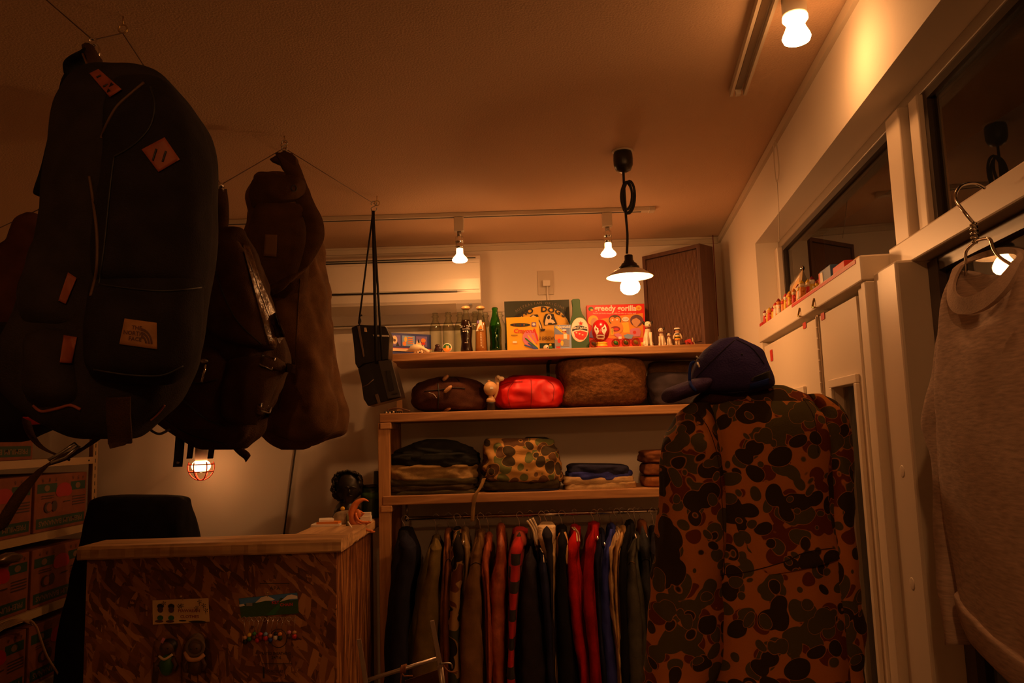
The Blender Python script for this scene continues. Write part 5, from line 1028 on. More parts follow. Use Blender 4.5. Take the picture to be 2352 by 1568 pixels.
for (px, l, sk, dr_, s_) in ((384, 'small doll with cream necklace in a clear bag on the counter, left one', BRN, GRN, 0), (450, 'small hooded doll in a clear bag on the counter, right one', BRN, BRN, 1)):
    t = thing('bagged_doll', l, 'doll', at(px, 1545, Y - .02), 'dolls hanging in clear bags')
    c = at(px, 1487, Y - .022)
    put('head', MB().ball(c, (.026, .020, .023), 18, 12), sk, t)
    if s_:
        put('hood', MB().tube([c + V((.030 * cos(a), -.006, .028 * sin(a) + .004)) for a in [j * 2 * pi / 20 for j in range(20)]], .006, 8, closed=True).ball(c + V((0, .006, .018)), (.028, .016, .030), 14, 10), mat('hood_brown', (.16, .10, .05), .8), t)
        put('arm', MB().tube(spline([c + V((-.035, -.004, -.012)), c + V((-.018, -.014, -.034)), c + V((.012, -.014, -.036)), c + V((.032, -.006, -.022))], 5), .0075, 8), SKIN, t)
    else:
        put('hair', MB().ball(c + V((.004, .006, .006)), (.030, .018, .024), 16, 10), BLK, t)
        put('necklace', MB().tube(spline([c + V((-.022, -.012, -.024)), c + V((0, -.020, -.034)), c + V((.024, -.012, -.020))], 5), .0045, 8), CRM, t)
        put('price_tag', MB().obox(c + V((-.006, -.022, .030)), (.005, .0006, .009), Matrix.Rotation(.5, 3, 'Y')), PNK, t, smooth=False)
    for q_ in (-1, 1): put('eye', MB().ball(c + V((q_ * .010, -.019, .002)), .003, 8, 6), BLK, t)
    put('body', MB().ball(c - V((0, 0, .058)), (.026, .017, .036), 16, 10), dr_, t)
    for q_ in (-1, 1): put('limb', MB().tube([c + V((q_ * .022, -.004, -.035)), c + V((q_ * .036, -.01, -.055)), c + V((q_ * .030, -.014, -.075))], [.008, .007, .006], 8), sk, t)
    put('clear_bag', MB().loft([(1432, px - 8, px + 8, .004), (1455, px - 14, px + 14, .02), (1480, px - 30, px + 30, .05), (1530, px - 33, px + 33, .055), (1580, px - 33, px + 33, .05), (1600, px - 30, px + 30, .01)], pm(Y - .024), YN, .6, 20, 28, .004, (25, 25, 25), px), clear_plastic, t)

# ---------------------------------------------------------------- things on the counter
ZK = CZ + EPS
bronze = mat('dark_bronze', (.022, .017, .012), .45, .2, var=.3, vs=40)
q = at(797, 1190, 3.55); bu = thing('bust', 'dark bronze bust of a curly-haired head on the counter', 'sculpture', (q.x, 3.52, CZ))
bY = 3.52
put('chest', MB().loft([(1148, 785, 812, .05), (1160, 775, 822, .09), (1175, 768, 830, .11), (1186, 764, 834, .11)], pm(bY), YN, .9, 18, 28, .005, (40, 40, 40), 2).lathe((q.x, bY, ZK), [(.052, 0), (.055, .01), (.05, .022), (.045, .03)], 24), bronze, bu)
hdm = MB().loft([(1088, 785, 815, .05), (1100, 777, 824, .085), (1118, 776, 826, .10), (1135, 782, 822, .09), (1148, 790, 814, .06), (1156, 790, 812, .05)], pm(bY - .01), YN, .95, 24, 28, .003, (50, 50, 50), 3)
head = put('head', hdm, bronze, bu)
hr = MB().loft([(1081, 790, 812, .05), (1086, 776, 822, .09), (1097, 767, 831, .12), (1112, 763, 833, .125), (1128, 762, 831, .11), (1142, 768, 820, .09), (1150, 776, 806, .06)], pm(bY + .022), YN, .9, 34, 48, .010, (70, 70, 55), 9)
rnd = random.Random(8)
for i in range(30):
    a = radians(20 + i / 29 * 190); rr = .80 + rnd.random() * .16; p0 = V((797 + 33 * rr * cos(a), 1113 - 31 * rr * sin(a), 0)); da = .35 + rnd.random() * .3
    if p0.y > 1150: continue
    hr.tube(spline([at(p0.x + 5 * cos(a + da * k_ * 2.2) * (1 - .1 * k_), p0.y - 6 * sin(a + da * k_ * 2.2), bY - .038 + .022 * k_) for k_ in range(4)], 3), [.004, .0055, .0065, .007, .007, .0068, .0064, .006, .005, .004], 7)
put('curls', hr, bronze, head)
fc = at(803, 1127, bY - .058)
put('nose', MB().tube([fc + V((0, .002, .012)), fc + V((0, -.010, -.006)), fc + V((0, 0, -.010))], [.004, .006, .004], 8), bronze, head)
put('brow', MB().tube(spline([fc + V((-.026, .006, .012)), fc + V((-.012, -.003, .017)), fc + V((0, -.002, .013)), fc + V((.012, -.003, .017)), fc + V((.026, .006, .012))], 4), .0045, 8), bronze, head)
put('mouth', MB().tube([fc + V((-.012, .003, -.022)), fc + V((0, -.003, -.021)), fc + V((.012, .003, -.022))], [.002, .004, .002], 8), bronze, head)
# crescent moon figure sitting on the edge
mo = mat('moon_orange', (.62, .17, .035), .45, var=.15, vs=20); mY = 3.33
q = at(825, 1205, mY); mn = thing('moon_figurine', 'orange crescent moon figurine sitting on the counter edge', 'figurine', (q.x, mY, CZ))
cr_ = spline([at(a, b, mY) for a, b in ((847, 1151), (836, 1147), (824, 1151), (814, 1162), (809, 1177), (810, 1192), (816, 1203), (826, 1207))], 5); n_ = len(cr_)
put('crescent', MB().tube(cr_, [.0015 + .0235 * sin(min(1, i / (n_ - 1) * 1.18) * pi / 2 + (max(0, i / (n_ - 1) - .8) * 2.2)) for i in range(n_)], 14, flat=(1, .8)), mo, mn)
put('nose', MB().tube([at(826, 1174, mY - .008), at(836, 1179, mY - .008), at(828, 1184, mY - .008)], [.006, .004, .006], 8), mo, mn)
put('cheek', MB().ball(at(822, 1180, mY - .012), (.014, .010, .02), 12, 8), mo, mn)
for a, b, c_, d_ in (((822, 1198), (838, 1202), (846, 1199), (849, 1197)), ((822, 1202), (836, 1210), (843, 1217), (856, 1219))):
    pts = spline([at(*p, mY - (.012 if c_ == (843, 1217) else -.004)) for p in (a, b, c_, d_)], 4); put('leg', MB().tube(pts, [.0075 - .0035 * i / len(pts) for i in range(len(pts))], 8), mo, mn)
put('arm', MB().tube(spline([at(817, 1178, mY - .018), at(820, 1190, mY - .024), at(830, 1198, mY - .022), at(846, 1199, mY - .018)], 4), .0055, 8), mo, mn)
put('hand', MB().ball(at(849, 1199, mY - .018), (.008, .005, .004), 8, 6), mo, mn); put('foot', MB().ball(at(856, 1221, mY - .012), (.011, .006, .005), 10, 6), mo, mn)
# white box, stone paperweight, papers, pen, green jar
put('paper_box', MB().obox(at(841, 1188, 3.42).xy.to_3d() + V((0, 0, ZK + .030)), (.020, .014, .008)).obox(at(841, 1188, 3.42).xy.to_3d() + V((0, 0, ZK + .011)), (.022, .018, .011)), WHT, None, 'small white paper box behind the moon figurine', 'box', smooth=False)
st = put('stone_ornament', MB().loft([(1172, 786, 800, .03), (1177, 772, 803, .06), (1190, 762, 806, .08), (1199, 757, 806, .08), (1204, 764, 800, .06)], pm(3.36), YN, .9, 18, 24, .004, (40, 40, 40), 6), mat('grey_stone', (.26, .19, .11), .8, var=.2, vs=60), None, 'rough grey stone ornament in front of the bust', 'ornament')
put('yellow_ball', MB().ball(at(787, 1168, 3.36), .0095, 14, 10), YEL, None, 'tiny yellow ball resting on the grey stone', 'ball')
q = at(750, 1213, 3.30)
for i, (dx, w_, r_, l) in enumerate(((0, .058, .05, 'white paper pad at the bottom of the pile on the counter'), (.012, .045, -.06, 'thin orange notebook on the white paper pad'), (-.006, .030, .22, 'small folded white leaflet on top of the paper pile'))):
    put('paper_pad', MB().obox((q.x + dx, 3.31 + i * .008, ZK + .004 + i * .0085), (w_, .045, .004), Matrix.Rotation(r_, 3, 'Z')), (WHT, ORG, WHT)[i], None, l, 'paper', smooth=False)
put('pen', MB().tube([at(799, 1198, 3.22), at(808, 1212, 3.20)], .0028, 8), WHT, None, 'white pen lying before the moon figurine', 'pen')
put('small_bottle', MB().lathe((at(798, 1204, 3.26).x, 3.26, ZK), [(.006, 0), (.0065, .004), (.0065, .036), (.004, .042), (.004, .05), (.001, .051)], 12), mat('olive_glass', (.10, .09, .03), .25), None, 'tiny olive bottle beside the stone ornament', 'bottle')
gj = thing('glass_jar', 'dark green jar with label behind the moon figurine', 'jar', (at(852, 1180, 3.575).x, 3.575, CZ)); gx = at(852, 1180, 3.575).x
put('body', MB().lathe((gx, 3.575, ZK), [(.040, 0), (.044, .006), (.044, .115), (.036, .130), (.030, .134)], 24), mat('dark_green_jar', (.012, .028, .010), .35), gj); put('label', MB().lathe((gx, 3.575, ZK + .085), [(.0446, 0), (.0446, .028)], 24), mat('jar_label', (.04, .10, .02), .6), gj)
put('lid', MB().lathe((gx, 3.575, ZK + .134), [(.034, 0), (.035, .004), (.034, .012), (.002, .013)], 20), black_plastic, gj)
put('paper_cone', MB().lathe((at(865, 1150, 3.64).x, 3.642, ZK), [(.022, 0), (.021, .03), (.012, .20), (.010, .202)], 20), mat('slate_cone', (.035, .04, .03), .6), None, 'dark cone shaped bottle against the shelf post', 'bottle')

# chair draped with a dark coat behind the counter
ch = thing('chair', 'office chair draped with a black coat behind the counter', 'chair', (at(330, 1240, 3.4).x, 3.45, 0)); chx = at(330, 1240, 3.4).x
put('backrest', MB().box((chx - .2, 3.43, .75), (chx + .2, 3.47, 1.18)), black_plastic, ch, smooth=False, bevel=.02); put('seat', MB().box((chx - .22, 3.46, .44), (chx + .22, 3.86, .50)), black_plastic, ch, smooth=False, bevel=.02)
put('stem', MB().lathe((chx, 3.62, .05), [(.03, 0), (.03, .40)], 14), steel, ch)
for i in range(5): a = i * 2 * pi / 5 + .4; put('leg', MB().tube([(chx, 3.62, .10), (chx + .24 * cos(a), 3.62 + .24 * sin(a), .03)], [.022, .014], 8), black_plastic, ch)
put('coat', MB().loft([(1136, 270, 385, .05), (1140, 235, 418, .10), (1152, 216, 436, .13), (1185, 206, 448, .15), (1240, 190, 458, .16), (1330, 165, 468, .17), (1450, 140, 470, .17), (1600, 125, 470, .15)], pm(3.42), YN, .6, 44, 60, .012, (16, 16, 3), 31), cloth('black_coat', (.011, .010, .011)), None, 'black coat hung over the chair back behind the counter', 'coat')

# ================================================================ BANANA BOX RACK ON THE LEFT
RX = at(219, 1060, 3.72).x
rk = thing('storage_rack', 'cream slotted steel rack filled with banana boxes along the left wall', 'rack', (RX - .25, 2.8, 0))
rack_m = mat('rack_cream', (.40, .27, .14), .5)
zl = [atx(217, 1054, RX).z, atx(160, 1221, RX).z, None]
zA = atx(100, 1063, RX).z; zBm = atx(60, 1240, RX).z; zCm = 2 * zBm - zA
for y in (3.72, 1.7):
    po = MB().box((RX - .004, y - .020, 0), (RX, y + .020, 2.35)).box((RX - .04, y + .016, 0), (RX - .004, y + .020, 2.35)); p_ = put('post', po, rack_m, rk, smooth=False)
    sl_ = MB()
    for i in range(24): sl_.box((RX - .0005, y - .003, 1.15 + i * .035), (RX + .0006, y + .003, 1.168 + i * .035))
    put('slot_row', sl_, BLK, p_, smooth=False); put('post', MB().box((RX - .50, y - .02, 0), (RX - .496, y + .02, 2.35)), rack_m, rk, smooth=False)
TH = .032
for z in (zA, zBm, zCm, zCm - (zA - zBm), zA + (zA - zBm)):
    b_ = put('beam', MB().box((RX - .012, 1.72, z - TH / 2), (RX + .001, 3.70, z + TH / 2)), rack_m, rk, smooth=False)
    put('shelf_plate', MB().box((RX - .50, 1.72, z + TH / 2 - .006), (RX - .013, 3.70, z + TH / 2)), rack_m, rk, smooth=False)
    put('bolt', MB().ball((RX + .002, 3.66, z), .004, 8, 6), BLK, b_)
box_m = mat('banana_carton', (.19, .052, .016), .8, var=.15, vs=20); band = mat('carton_green', (.012, .045, .022), .7); ink = mat('carton_ink', (.045, .02, .012), .7); letter = mat('carton_letter', (.16, .085, .03), .7); berry = mat('carton_berry', (.30, .004, .006), .6)
bh = (zA - zBm) - TH - .035
def banana_box(y0, z0, label, h=None):
    h = h or bh; Wd = .405; t = thing('banana_box', label, 'box', (RX - .2, y0 + Wd / 2, z0), 'banana boxes on the rack')
    put('carton', MB().box((RX - .42, y0 + .006, z0 + EPS), (RX - .014, y0 + Wd - .006, z0 + h)), box_m, t, smooth=False, bevel=.003)
    P = Print(lambda u, v_, o: V((RX - .0145 + o, y0 + u * Wd, z0 + v_ * h)))
    P.rect(.05, .06, .95, .24, band); P.text('PREMIUM BANANAS', .5, .15, .125, letter, rot=pi, bold=.02, sx=.80 * .9, down=-1)
    P.rect(.05, .68, .40, .84, band).rect(.66, .68, .95, .84, band).ell(.22, .76, .05, .055, letter, 14).ell(.80, .76, .05, .055, letter, 14)
    P.ell(.53, .70, .15, .135, box_m, 24).ell(.53, .71, .14, .125, berry, 24).ell(.46, .66, .08, .08, berry, 16).ell(.60, .66, .08, .08, berry, 16)
    for u, ch_ in ((.14, '9'), (.26, '8'), (.38, '7'), (.70, '6'), (.80, '5'), (.90, '4')): P.text(ch_, u, .91, .095, ink, rot=pi, down=-1, sx=.7)
    for i in range(4): P.rect(.70, .40 + i * .05, .94, .42 + i * .05, ink)
    for i in range(2): P.rect(.12, .58 + i * .04, .34, .595 + i * .04, ink)
    P.ell(.24, .42, .07, .10, ink, 16).ell(.26, .42, .055, .075, box_m, 16).ell(.35, .43, .05, .10, ink, 14).rect(.52, .48, .64, .50, ink)
    P.build('print', t)
zt0 = zA + TH / 2; names = {0: 'top row', 1: 'middle row', 2: 'lower row', 3: 'bottom row'}
for r, zz in ((0, zA), (1, zBm), (2, zCm), (3, zCm - (zA - zBm))):
    for k_ in range(2 if r == 0 else 3):
        y0 = 3.69 - .412 * (k_ + 1) - (.42 if r == 0 else 0)
        banana_box(y0, zz + TH / 2, 'upside-down banana box, %s of the rack, %s' % (names[r], ('nearest the back wall', 'second from the back wall', 'third from the back wall')[k_ + (1 if r == 0 else 0)]))
q = atx(30, 1300, RX); put('shiny_bag', MB().loft([(1268, 15, 30, .02), (1276, 0, 45, .05), (1288, -10, 40, .05), (1294, 0, 20, .02)], lambda x, y: atx(x, y, RX + .02), (1, 0, 0), .8, 14, 20, .006, (60, 60, 60), 3), mat('foil', (.16, .10, .06), .25, .5), None, 'crumpled dark foil bag hanging before the middle row of boxes', 'bag')
wc = MB()
for i in range(6): wc.tube(spline([atx(-30, 1470 - i * 4, RX + .03), atx(10, 1442 - i * 3, RX + .04 + i * .003), atx(40, 1425 - i * 1.5 + 3, RX + .05), atx(66, 1424 + i * 1.5, RX + .045), atx(78, 1430 + i, RX + .04)], 6), .0035, 6)
wc.tube(spline([atx(70, 1424, RX + .05), atx(84, 1440, RX + .06), atx(96, 1475, RX + .06), atx(110, 1510, RX + .06), atx(145, 1570, RX + .06), atx(160, 1640, RX + .06)], 6), .0045, 8)
put('cable_coil', wc, mat('cream_cable', (.36, .22, .11), .5), None, 'coiled cream cable hanging before the lower boxes', 'cable')

# ================================================================ HANGING BAGS
def s_hook(p, q, label, m=steel):
    a, b = V(p), V(q); L_ = (a - b).length; mid_ = (a + b) / 2; r = L_ * .25; pts = []
    for i in range(9): t = pi * 1.15 - i / 8 * pi * 1.3; pts.append(mid_ + V((r * cos(t), 0, L_ * .25 + r * sin(t))))
    for i in range(9): t = pi * .85 - 0 + i / 8 * pi * 1.3; pts.append(mid_ + V((r * cos(t + pi * .0 + .0) * 1, 0, -L_ * .25 + r * sin(t))))
    return put('s_hook', MB().tube(spline(pts, 2), .0022, 6), m, None, label, 'hook', 'S hooks under the wires')
# --- navy day pack
TY = 1.42
navy = cloth('navy_canvas', (.030, .024, .024), bump=.5); navy2 = cloth('navy_canvas_panel', (.019, .016, .018), bump=.5)
strapb = cloth('brown_webbing', (.060, .030, .014), bump=.6); blackw = cloth('black_webbing', (.012, .011, .010))
bp = thing('backpack', 'large navy backpack with leather patches hanging in front at the left', 'backpack', at(260, 1010, TY))
main = MB().loft([(163, 225, 330, .04), (170, 206, 362, .10), (200, 186, 405, .17), (255, 170, 445, .22), (330, 158, 474, .24), (450, 138, 480, .25), (600, 112, 476, .25), (680, 82, 464, .25), (770, 52, 452, .25), (850, 26, 430, .25), (915, 55, 402, .23), (965, 110, 355, .19), (1000, 165, 320, .12), (1008, 190, 300, .06)], pm(TY), YN, .72, 70, 64, .010, (10, 10, 6), 4)
put('body', main, navy, bp)
up_ = MB().loft([(180, 300, 356, .03), (200, 275, 392, .08), (255, 262, 436, .12), (330, 256, 468, .14), (450, 246, 476, .145), (560, 234, 474, .14), (635, 228, 466, .13), (662, 234, 458, .09)], pm(TY - .10), YN, .7, 50, 48, .007, (12, 12, 8), 9)
put('upper_panel', up_, navy2, bp)
lo_ = MB().loft([(640, 236, 462, .05), (655, 226, 464, .11), (720, 222, 460, .15), (790, 218, 450, .16), (845, 220, 430, .15), (872, 240, 405, .10), (882, 270, 380, .05)], pm(TY - .10), YN, .7, 36, 48, .007, (12, 12, 8), 13)
put('lower_pocket', lo_, navy2, bp)
s1 = MB().loft([(520, 120, 175, .04), (560, 92, 198, .10), (640, 70, 212, .13), (710, 62, 216, .13), (748, 78, 212, .09), (756, 100, 200, .05)], pm(TY - .075), YN, .75, 32, 40, .010, (14, 14, 8), 19); put('side_pocket', s1, navy, bp)
s2 = MB().loft([(756, 92, 205, .05), (772, 74, 214, .11), (840, 70, 216, .14), (900, 76, 212, .13), (932, 92, 198, .08), (942, 115, 180, .04)], pm(TY - .075), YN, .75, 30, 40, .010, (14, 14, 8), 23); put('side_pocket', s2, navy, bp)
T_ = [m_.bvh() for m_ in (main, up_, lo_, s1, s2)]
def patch(name, q, m_, par=bp, lift=.004, n=8, Y=TY, tr=None): return put(name, decal(tr or T_, q, Y - .1, None, n, lift), m_, par, smooth=True)
d1 = patch('leather_patch', [(325, 343), (378, 315), (413, 366), (364, 395)], leather)
for (a, b, c, d) in ((351, 368, 359, 342), (373, 371, 381, 347)): put('slit', pline([BVHTree.FromPolygons([v.co + OB[d1] for v in d1.data.vertices], [p.vertices for p in d1.data.polygons])], [(a, b), ((a + c) / 2, (b + d) / 2), (c, d)], TY - .2, .0018), BLK, d1)
d2 = patch('leather_tab', [(205, 168), (226, 158), (280, 205), (252, 223)], leather, lift=.008)
dt = [BVHTree.FromPolygons([v.co + OB[d2] for v in d2.data.vertices], [p.vertices for p in d2.data.polygons])]
for a, b, c, d in ((222, 178, 232, 173), (237, 199, 248, 194)): put('slit', pline(dt, [(a, b), ((a + c) / 2, (b + d) / 2), (c, d)], TY - .2, .0018), BLK, d2)
patch('leather_zip_pull', [(156, 625), (176, 638), (151, 698), (134, 690)], leather, lift=.006); patch('leather_zip_pull', [(146, 769), (177, 774), (165, 834), (137, 832)], leather, lift=.006)
lb = patch('label', [(286, 731), (360, 741), (361, 802), (274, 790)], mat('label_tan', (.34, .16, .050), .7, var=.15, vs=60), n=6, lift=.004)
lt_ = [BVHTree.FromPolygons([v.co + OB[lb] for v in lb.data.vertices], [p.vertices for p in lb.data.polygons])]
lettr = mat('label_thread', (.085, .028, .014), .7)
LP = Print(lambda x, y, o: hit(lt_, x, y, TY - .15) + (CAM - at(x, y, TY)).normalized() * .0015)
LP.text('THE', 314, 753, 13, lettr, rot=-.10, bold=.02).text('NORTH', 306, 765, 13, lettr, rot=-.10, bold=.02).text('FACE', 310, 778.5, 13, lettr, rot=-.10, bold=.02)
for r0, r1 in ((9, 13.5), (15.5, 20), (22, 26.5)):
    c = V((324, 787, 0)); pts = [(c.x + r1 * cos(a) * 1.0, c.y + .11 * r1 * cos(a) - r1 * 1.28 * sin(a)) for a in [i * pi / 2 / 10 for i in range(11)]] + [(c.x + r0 * cos(a), c.y + .11 * r0 * cos(a) - r0 * 1.28 * sin(a)) for a in [(10 - i) * pi / 2 / 10 for i in range(11)]]
    for i in range(10): LP.mb.add([LP.f(*p, 0) for p in (pts[i], pts[i + 1], pts[20 - i], pts[21 - i])], [(0, 1, 2, 3)], LP.mi(lettr))
put('lettering', LP.mb, LP.mats, lb, smooth=False)
zipm = mat('zip_brown', (.11, .055, .022), .6)
put('zip', pline(T_, [(330, 190), (300, 215), (268, 245), (245, 285), (232, 318)], TY - .1, .0026), zipm, bp); put('zip', pline(T_, [(205, 405), (214, 460), (223, 540), (222, 620), (208, 680)], TY - .1, .0028), zipm, bp)
for pts in ([(345, 200), (355, 240), (345, 290), (310, 330), (262, 360)], [(262, 360), (252, 440), (240, 560), (228, 650)], [(228, 652), (300, 662), (380, 668), (462, 660)], [(215, 848), (290, 860), (370, 862), (420, 840)]): put('seam', pline(T_, pts, TY - .1, .0018), BLK, bp)
put('leather_trim', pline(T_, [(76, 930), (95, 944), (130, 938), (160, 930), (185, 940)], TY - .06, .0028), leather, bp); put('leather_trim', pline(T_, [(378, 930), (362, 950), (345, 965)], TY - .06, .0022), leather, bp)
put('bottom_strap', MB().strap(spline([at(272, 912, TY - .135), at(272, 955, TY - .125), at(275, 990, TY - .11), at(276, 1018, TY - .10)], 6), (at(298, 960, TY).x - at(273, 960, TY).x, 0, 0), .002), strapb, bp)
put('bottom_strap', MB().prism([at(a, b, TY - .103) for a, b in ((252, 1000), (296, 1000), (296, 1010), (285, 1022), (252, 1030), (249, 1020))], (0, .004, 0)), strapb, bp, smooth=False)
put('shoulder_strap', MB().loft([(160, 178, 204, .02), (170, 158, 208, .03), (195, 146, 206, .04), (250, 132, 195, .04), (330, 114, 184, .04), (400, 96, 172, .04), (443, 80, 150, .035), (449, 84, 130, .02)], pm(TY + .10), YN, .5, 30, 28, .003, (12, 12, 8), 2), blackw, bp)
put('shoulder_strap', MB().loft([(440, 98, 140, .015), (480, 92, 130, .02), (500, 90, 128, .02), (600, 80, 120, .02), (760, 20, 70, .02), (850, 22, 70, .02)], pm(TY + .12), YN, .5, 30, 24, .003, (12, 12, 8), 5), blackw, bp)
put('grab_loop', MB().strap(spline([at(165, 178, TY + .06), at(163, 155, TY + .05), at(176, 140, TY + .04), at(200, 128, TY), at(212, 120, TY)], 6), (.004, .018, 0), .0022), blackw, bp)
put('grab_loop', MB().loft([(104, 196, 212, .02), (112, 192, 220, .03), (128, 198, 226, .035), (142, 205, 226, .04), (158, 206, 228, .04), (166, 210, 226, .03)], pm(TY), YN, .8, 18, 20, .004, (50, 50, 50), 2), strapb, bp)
put('strap_keeper', MB().tube([at(190, 123, TY - .02), at(203, 155, TY - .02), at(226, 157, TY - .02)], .0022, 6), brass, bp)
put('tag', MB().box((at(91, 480, TY + .07).x, TY + .07, at(91, 485, TY).z), (at(107, 480, TY + .07).x, TY + .075, at(107, 477, TY).z)), mat('tag_tan', (.30, .14, .05), .7), bp, smooth=False)
cb_ = thing('carabiner', 'bright swivel clip holding the navy backpack on the wire', 'clip', at(214, 140, 1.44), None)
put('ring', MB().tube([at(213 + 8 * cos(i * pi / 8), 97 + 9 * sin(i * pi / 8), 1.445) for i in range(16)], .0018, 6, closed=True), chrome, cb_); put('gate', MB().tube(spline([at(206, 107, 1.44), at(219, 101, 1.44), at(228, 112, 1.44), at(226, 128, 1.44), at(214, 132, 1.44)], 5), .0022, 6), chrome, cb_)
# --- brown rucksack
BY = 2.02
brn = cloth('brown_canvas', (.055, .027, .012), bump=.6); brn2 = cloth('brown_canvas_light', (.070, .036, .016), bump=.6)
rs = thing('rucksack', 'dark brown canvas rucksack with buckles hanging in the middle', 'backpack', at(520, 1030, BY))
m1 = MB().loft([(528, 505, 555, .06), (540, 485, 566, .12), (580, 474, 585, .18), (650, 472, 612, .22), (740, 462, 640, .25), (820, 442, 655, .27), (880, 410, 640, .28), (930, 380, 622, .28), (965, 368, 606, .26), (1000, 410, 590, .2), (1026, 445, 565, .12), (1032, 470, 545, .06)], pm(BY), YN, .78, 80, 72, .022, (11, 11, 7), 6)
put('body', m1, brn, rs)
m2 = MB().loft([(556, 508, 552, .04), (600, 492, 575, .09), (680, 478, 600, .12), (760, 490, 625, .13), (792, 530, 628, .11), (802, 560, 620, .05)], pm(BY - .10), YN, .75, 40, 44, .012, (12, 12, 9), 15); put('flap', m2, brn2, rs)
m3 = MB().loft([(820, 560, 640, .04), (840, 530, 650, .09), (900, 520, 625, .11), (950, 520, 605, .09), (975, 540, 590, .04)], pm(BY - .12), YN, .8, 30, 40, .014, (14, 14, 9), 25); put('front_pocket', m3, brn, rs)
m4 = MB().loft([(800, 440, 500, .05), (840, 415, 525, .10), (920, 395, 525, .12), (970, 400, 510, .09), (985, 425, 490, .05)], pm(BY - .12), YN, .8, 30, 40, .014, (14, 14, 9), 35); put('front_pocket', m4, brn, rs)
R_ = [m_.bvh() for m_ in (m1, m2, m3, m4)]
vinyl = mat('creased_vinyl', (.075, .038, .018), .35, var=.7, vs=90, bump=1.5, bs=45)
put('vinyl_edge', decal(R_, [(556, 562), (572, 560), (646, 790), (618, 795)], BY - .1, None, 14, .006), vinyl, rs); put('vinyl_edge', decal(R_, [(572, 600), (584, 610), (656, 770), (640, 790)], BY - .1, None, 12, .010), vinyl, rs)
for pts in ([(480, 560), (500, 640), (540, 730), (600, 790)], [(410, 860), (450, 880), (500, 870)], [(400, 900), (470, 960), (520, 980)], [(380, 965), (440, 1000), (520, 1020)]): put('seam', pline(R_, pts, BY - .1, .0018), BLK, rs)
def buckle(par, pts, tr, Y): return put('buckle', MB().tube([hit(tr, a, b, Y) + V((0, -.010, 0)) for a, b in pts], .0022, 6, closed=True), steel, par)
put('strap', decal(R_, [(600, 820), (680, 838), (676, 858), (598, 842)], BY - .12, None, 8, .007), strapb, rs); buckle(rs, [(606, 816), (634, 824), (627, 850), (600, 838)], R_, BY - .14)
put('strap', decal(R_, [(590, 930), (625, 945), (615, 962), (588, 950)], BY - .12, None, 6, .007), strapb, rs); buckle(rs, [(604, 928), (626, 934), (622, 948), (602, 944)], R_, BY - .14)
put('zip_pull', MB().tube([hit(R_, 478, 838, BY - .1) + V((0, -.012, 0)), hit(R_, 468, 878, BY - .1) + V((0, -.012, 0))], .0032, 8), chrome, rs); put('zip_slider', MB().ball(hit(R_, 472, 830, BY - .1) + V((0, -.008, 0)), (.010, .005, .006), 10, 6), steel, rs)
put('carry_strap', MB().strap(spline([at(508, 434, BY), at(512, 470, BY), at(512, 510, BY), at(505, 535, BY - .02)], 6), (.014, .004, 0), .003), brn2, rs)
put('leg_strap', MB().strap([at(415, 990, BY - .04), at(412, 1030, BY - .05), at(409, 1062, BY - .05), at(408, 1072, BY - .05)], (at(420, 1030, BY).x - at(410, 1030, BY).x, 0, 0), .002), black_rubber, rs); put('rivet', MB().ball(at(409, 1062, BY - .056), .004, 8, 6), steel, rs)
put('tie', MB().strap(spline([at(536, 1018, BY), at(552, 1035, BY), at(566, 1046, BY), at(570, 1054, BY)], 4), (.006, 0, .008), .0015), brn2, rs)
for px in (440, 488): put('buckle_strap', MB().strap(spline([at(px, 1005, BY - .05), at(px - 2, 1030, BY - .06), at(px - 5, 1052, BY - .05)], 4), (.007, 0, 0), .002), brn, rs)
put('drawcord', MB().tube(spline([at(335, 975, 1.75), at(350, 990, 1.76), at(368, 996, 1.78), at(390, 985, 1.8)], 6), .003, 6), black_rubber, rs)
hk2 = MB().ball(at(508, 426, BY), (.008, .008, .008), 10, 8).tube([at(500, 425, BY), at(506, 432, BY), at(513, 430, BY), at(512, 440, BY)], .003, 6); put('snap_hook', hk2, chrome, None, 'small chrome snap hook above the brown rucksack', 'hook')
# --- long duffel bag
DY = 2.38
duf = cloth('duffel_brown', (.115, .055, .021), bump=.6, var=.3); duf2 = cloth('duffel_dark', (.080, .038, .015), bump=.6)
df = thing('duffel_bag', 'long brown canvas duffel bag hanging from the middle hook', 'duffel bag', at(690, 1030, DY))
b1 = MB().loft([(404, 592, 676, .10), (410, 588, 690, .16), (450, 584, 702, .20), (500, 574, 716, .24), (560, 570, 728, .26), (640, 580, 742, .28), (720, 600, 756, .30), (800, 618, 768, .31), (880, 622, 780, .32), (940, 612, 787, .32), (985, 606, 784, .30), (1008, 625, 752, .24), (1024, 640, 712, .16), (1032, 655, 690, .08)], pm(DY), YN, .82, 90, 80, .026, (11, 11, 6), 8)
put('body', b1, duf, df)
b2 = MB().loft([(404, 596, 660, .05), (412, 586, 690, .09), (430, 577, 696, .11), (455, 575, 690, .10), (476, 578, 660, .06), (482, 585, 620, .03)], pm(DY - .09), YN, .8, 26, 40, .012, (16, 16, 14), 18); put('folded_top', b2, duf2, df)
b3 = MB().loft([(470, 590, 690, .04), (500, 578, 705, .08), (580, 572, 712, .10), (660, 600, 705, .10), (700, 615, 690, .05)], pm(DY - .11), YN, .75, 30, 40, .009, (12, 12, 9), 28); put('side_panel', b3, duf2, df)
DD = [m_.bvh() for m_ in (b1, b2, b3)]
put('label_patch', decal(DD, [(609, 538), (637, 539), (635, 590), (605, 588)], DY - .1, None, 6, .004), mat('duffel_label', (.17, .085, .035), .8), df)
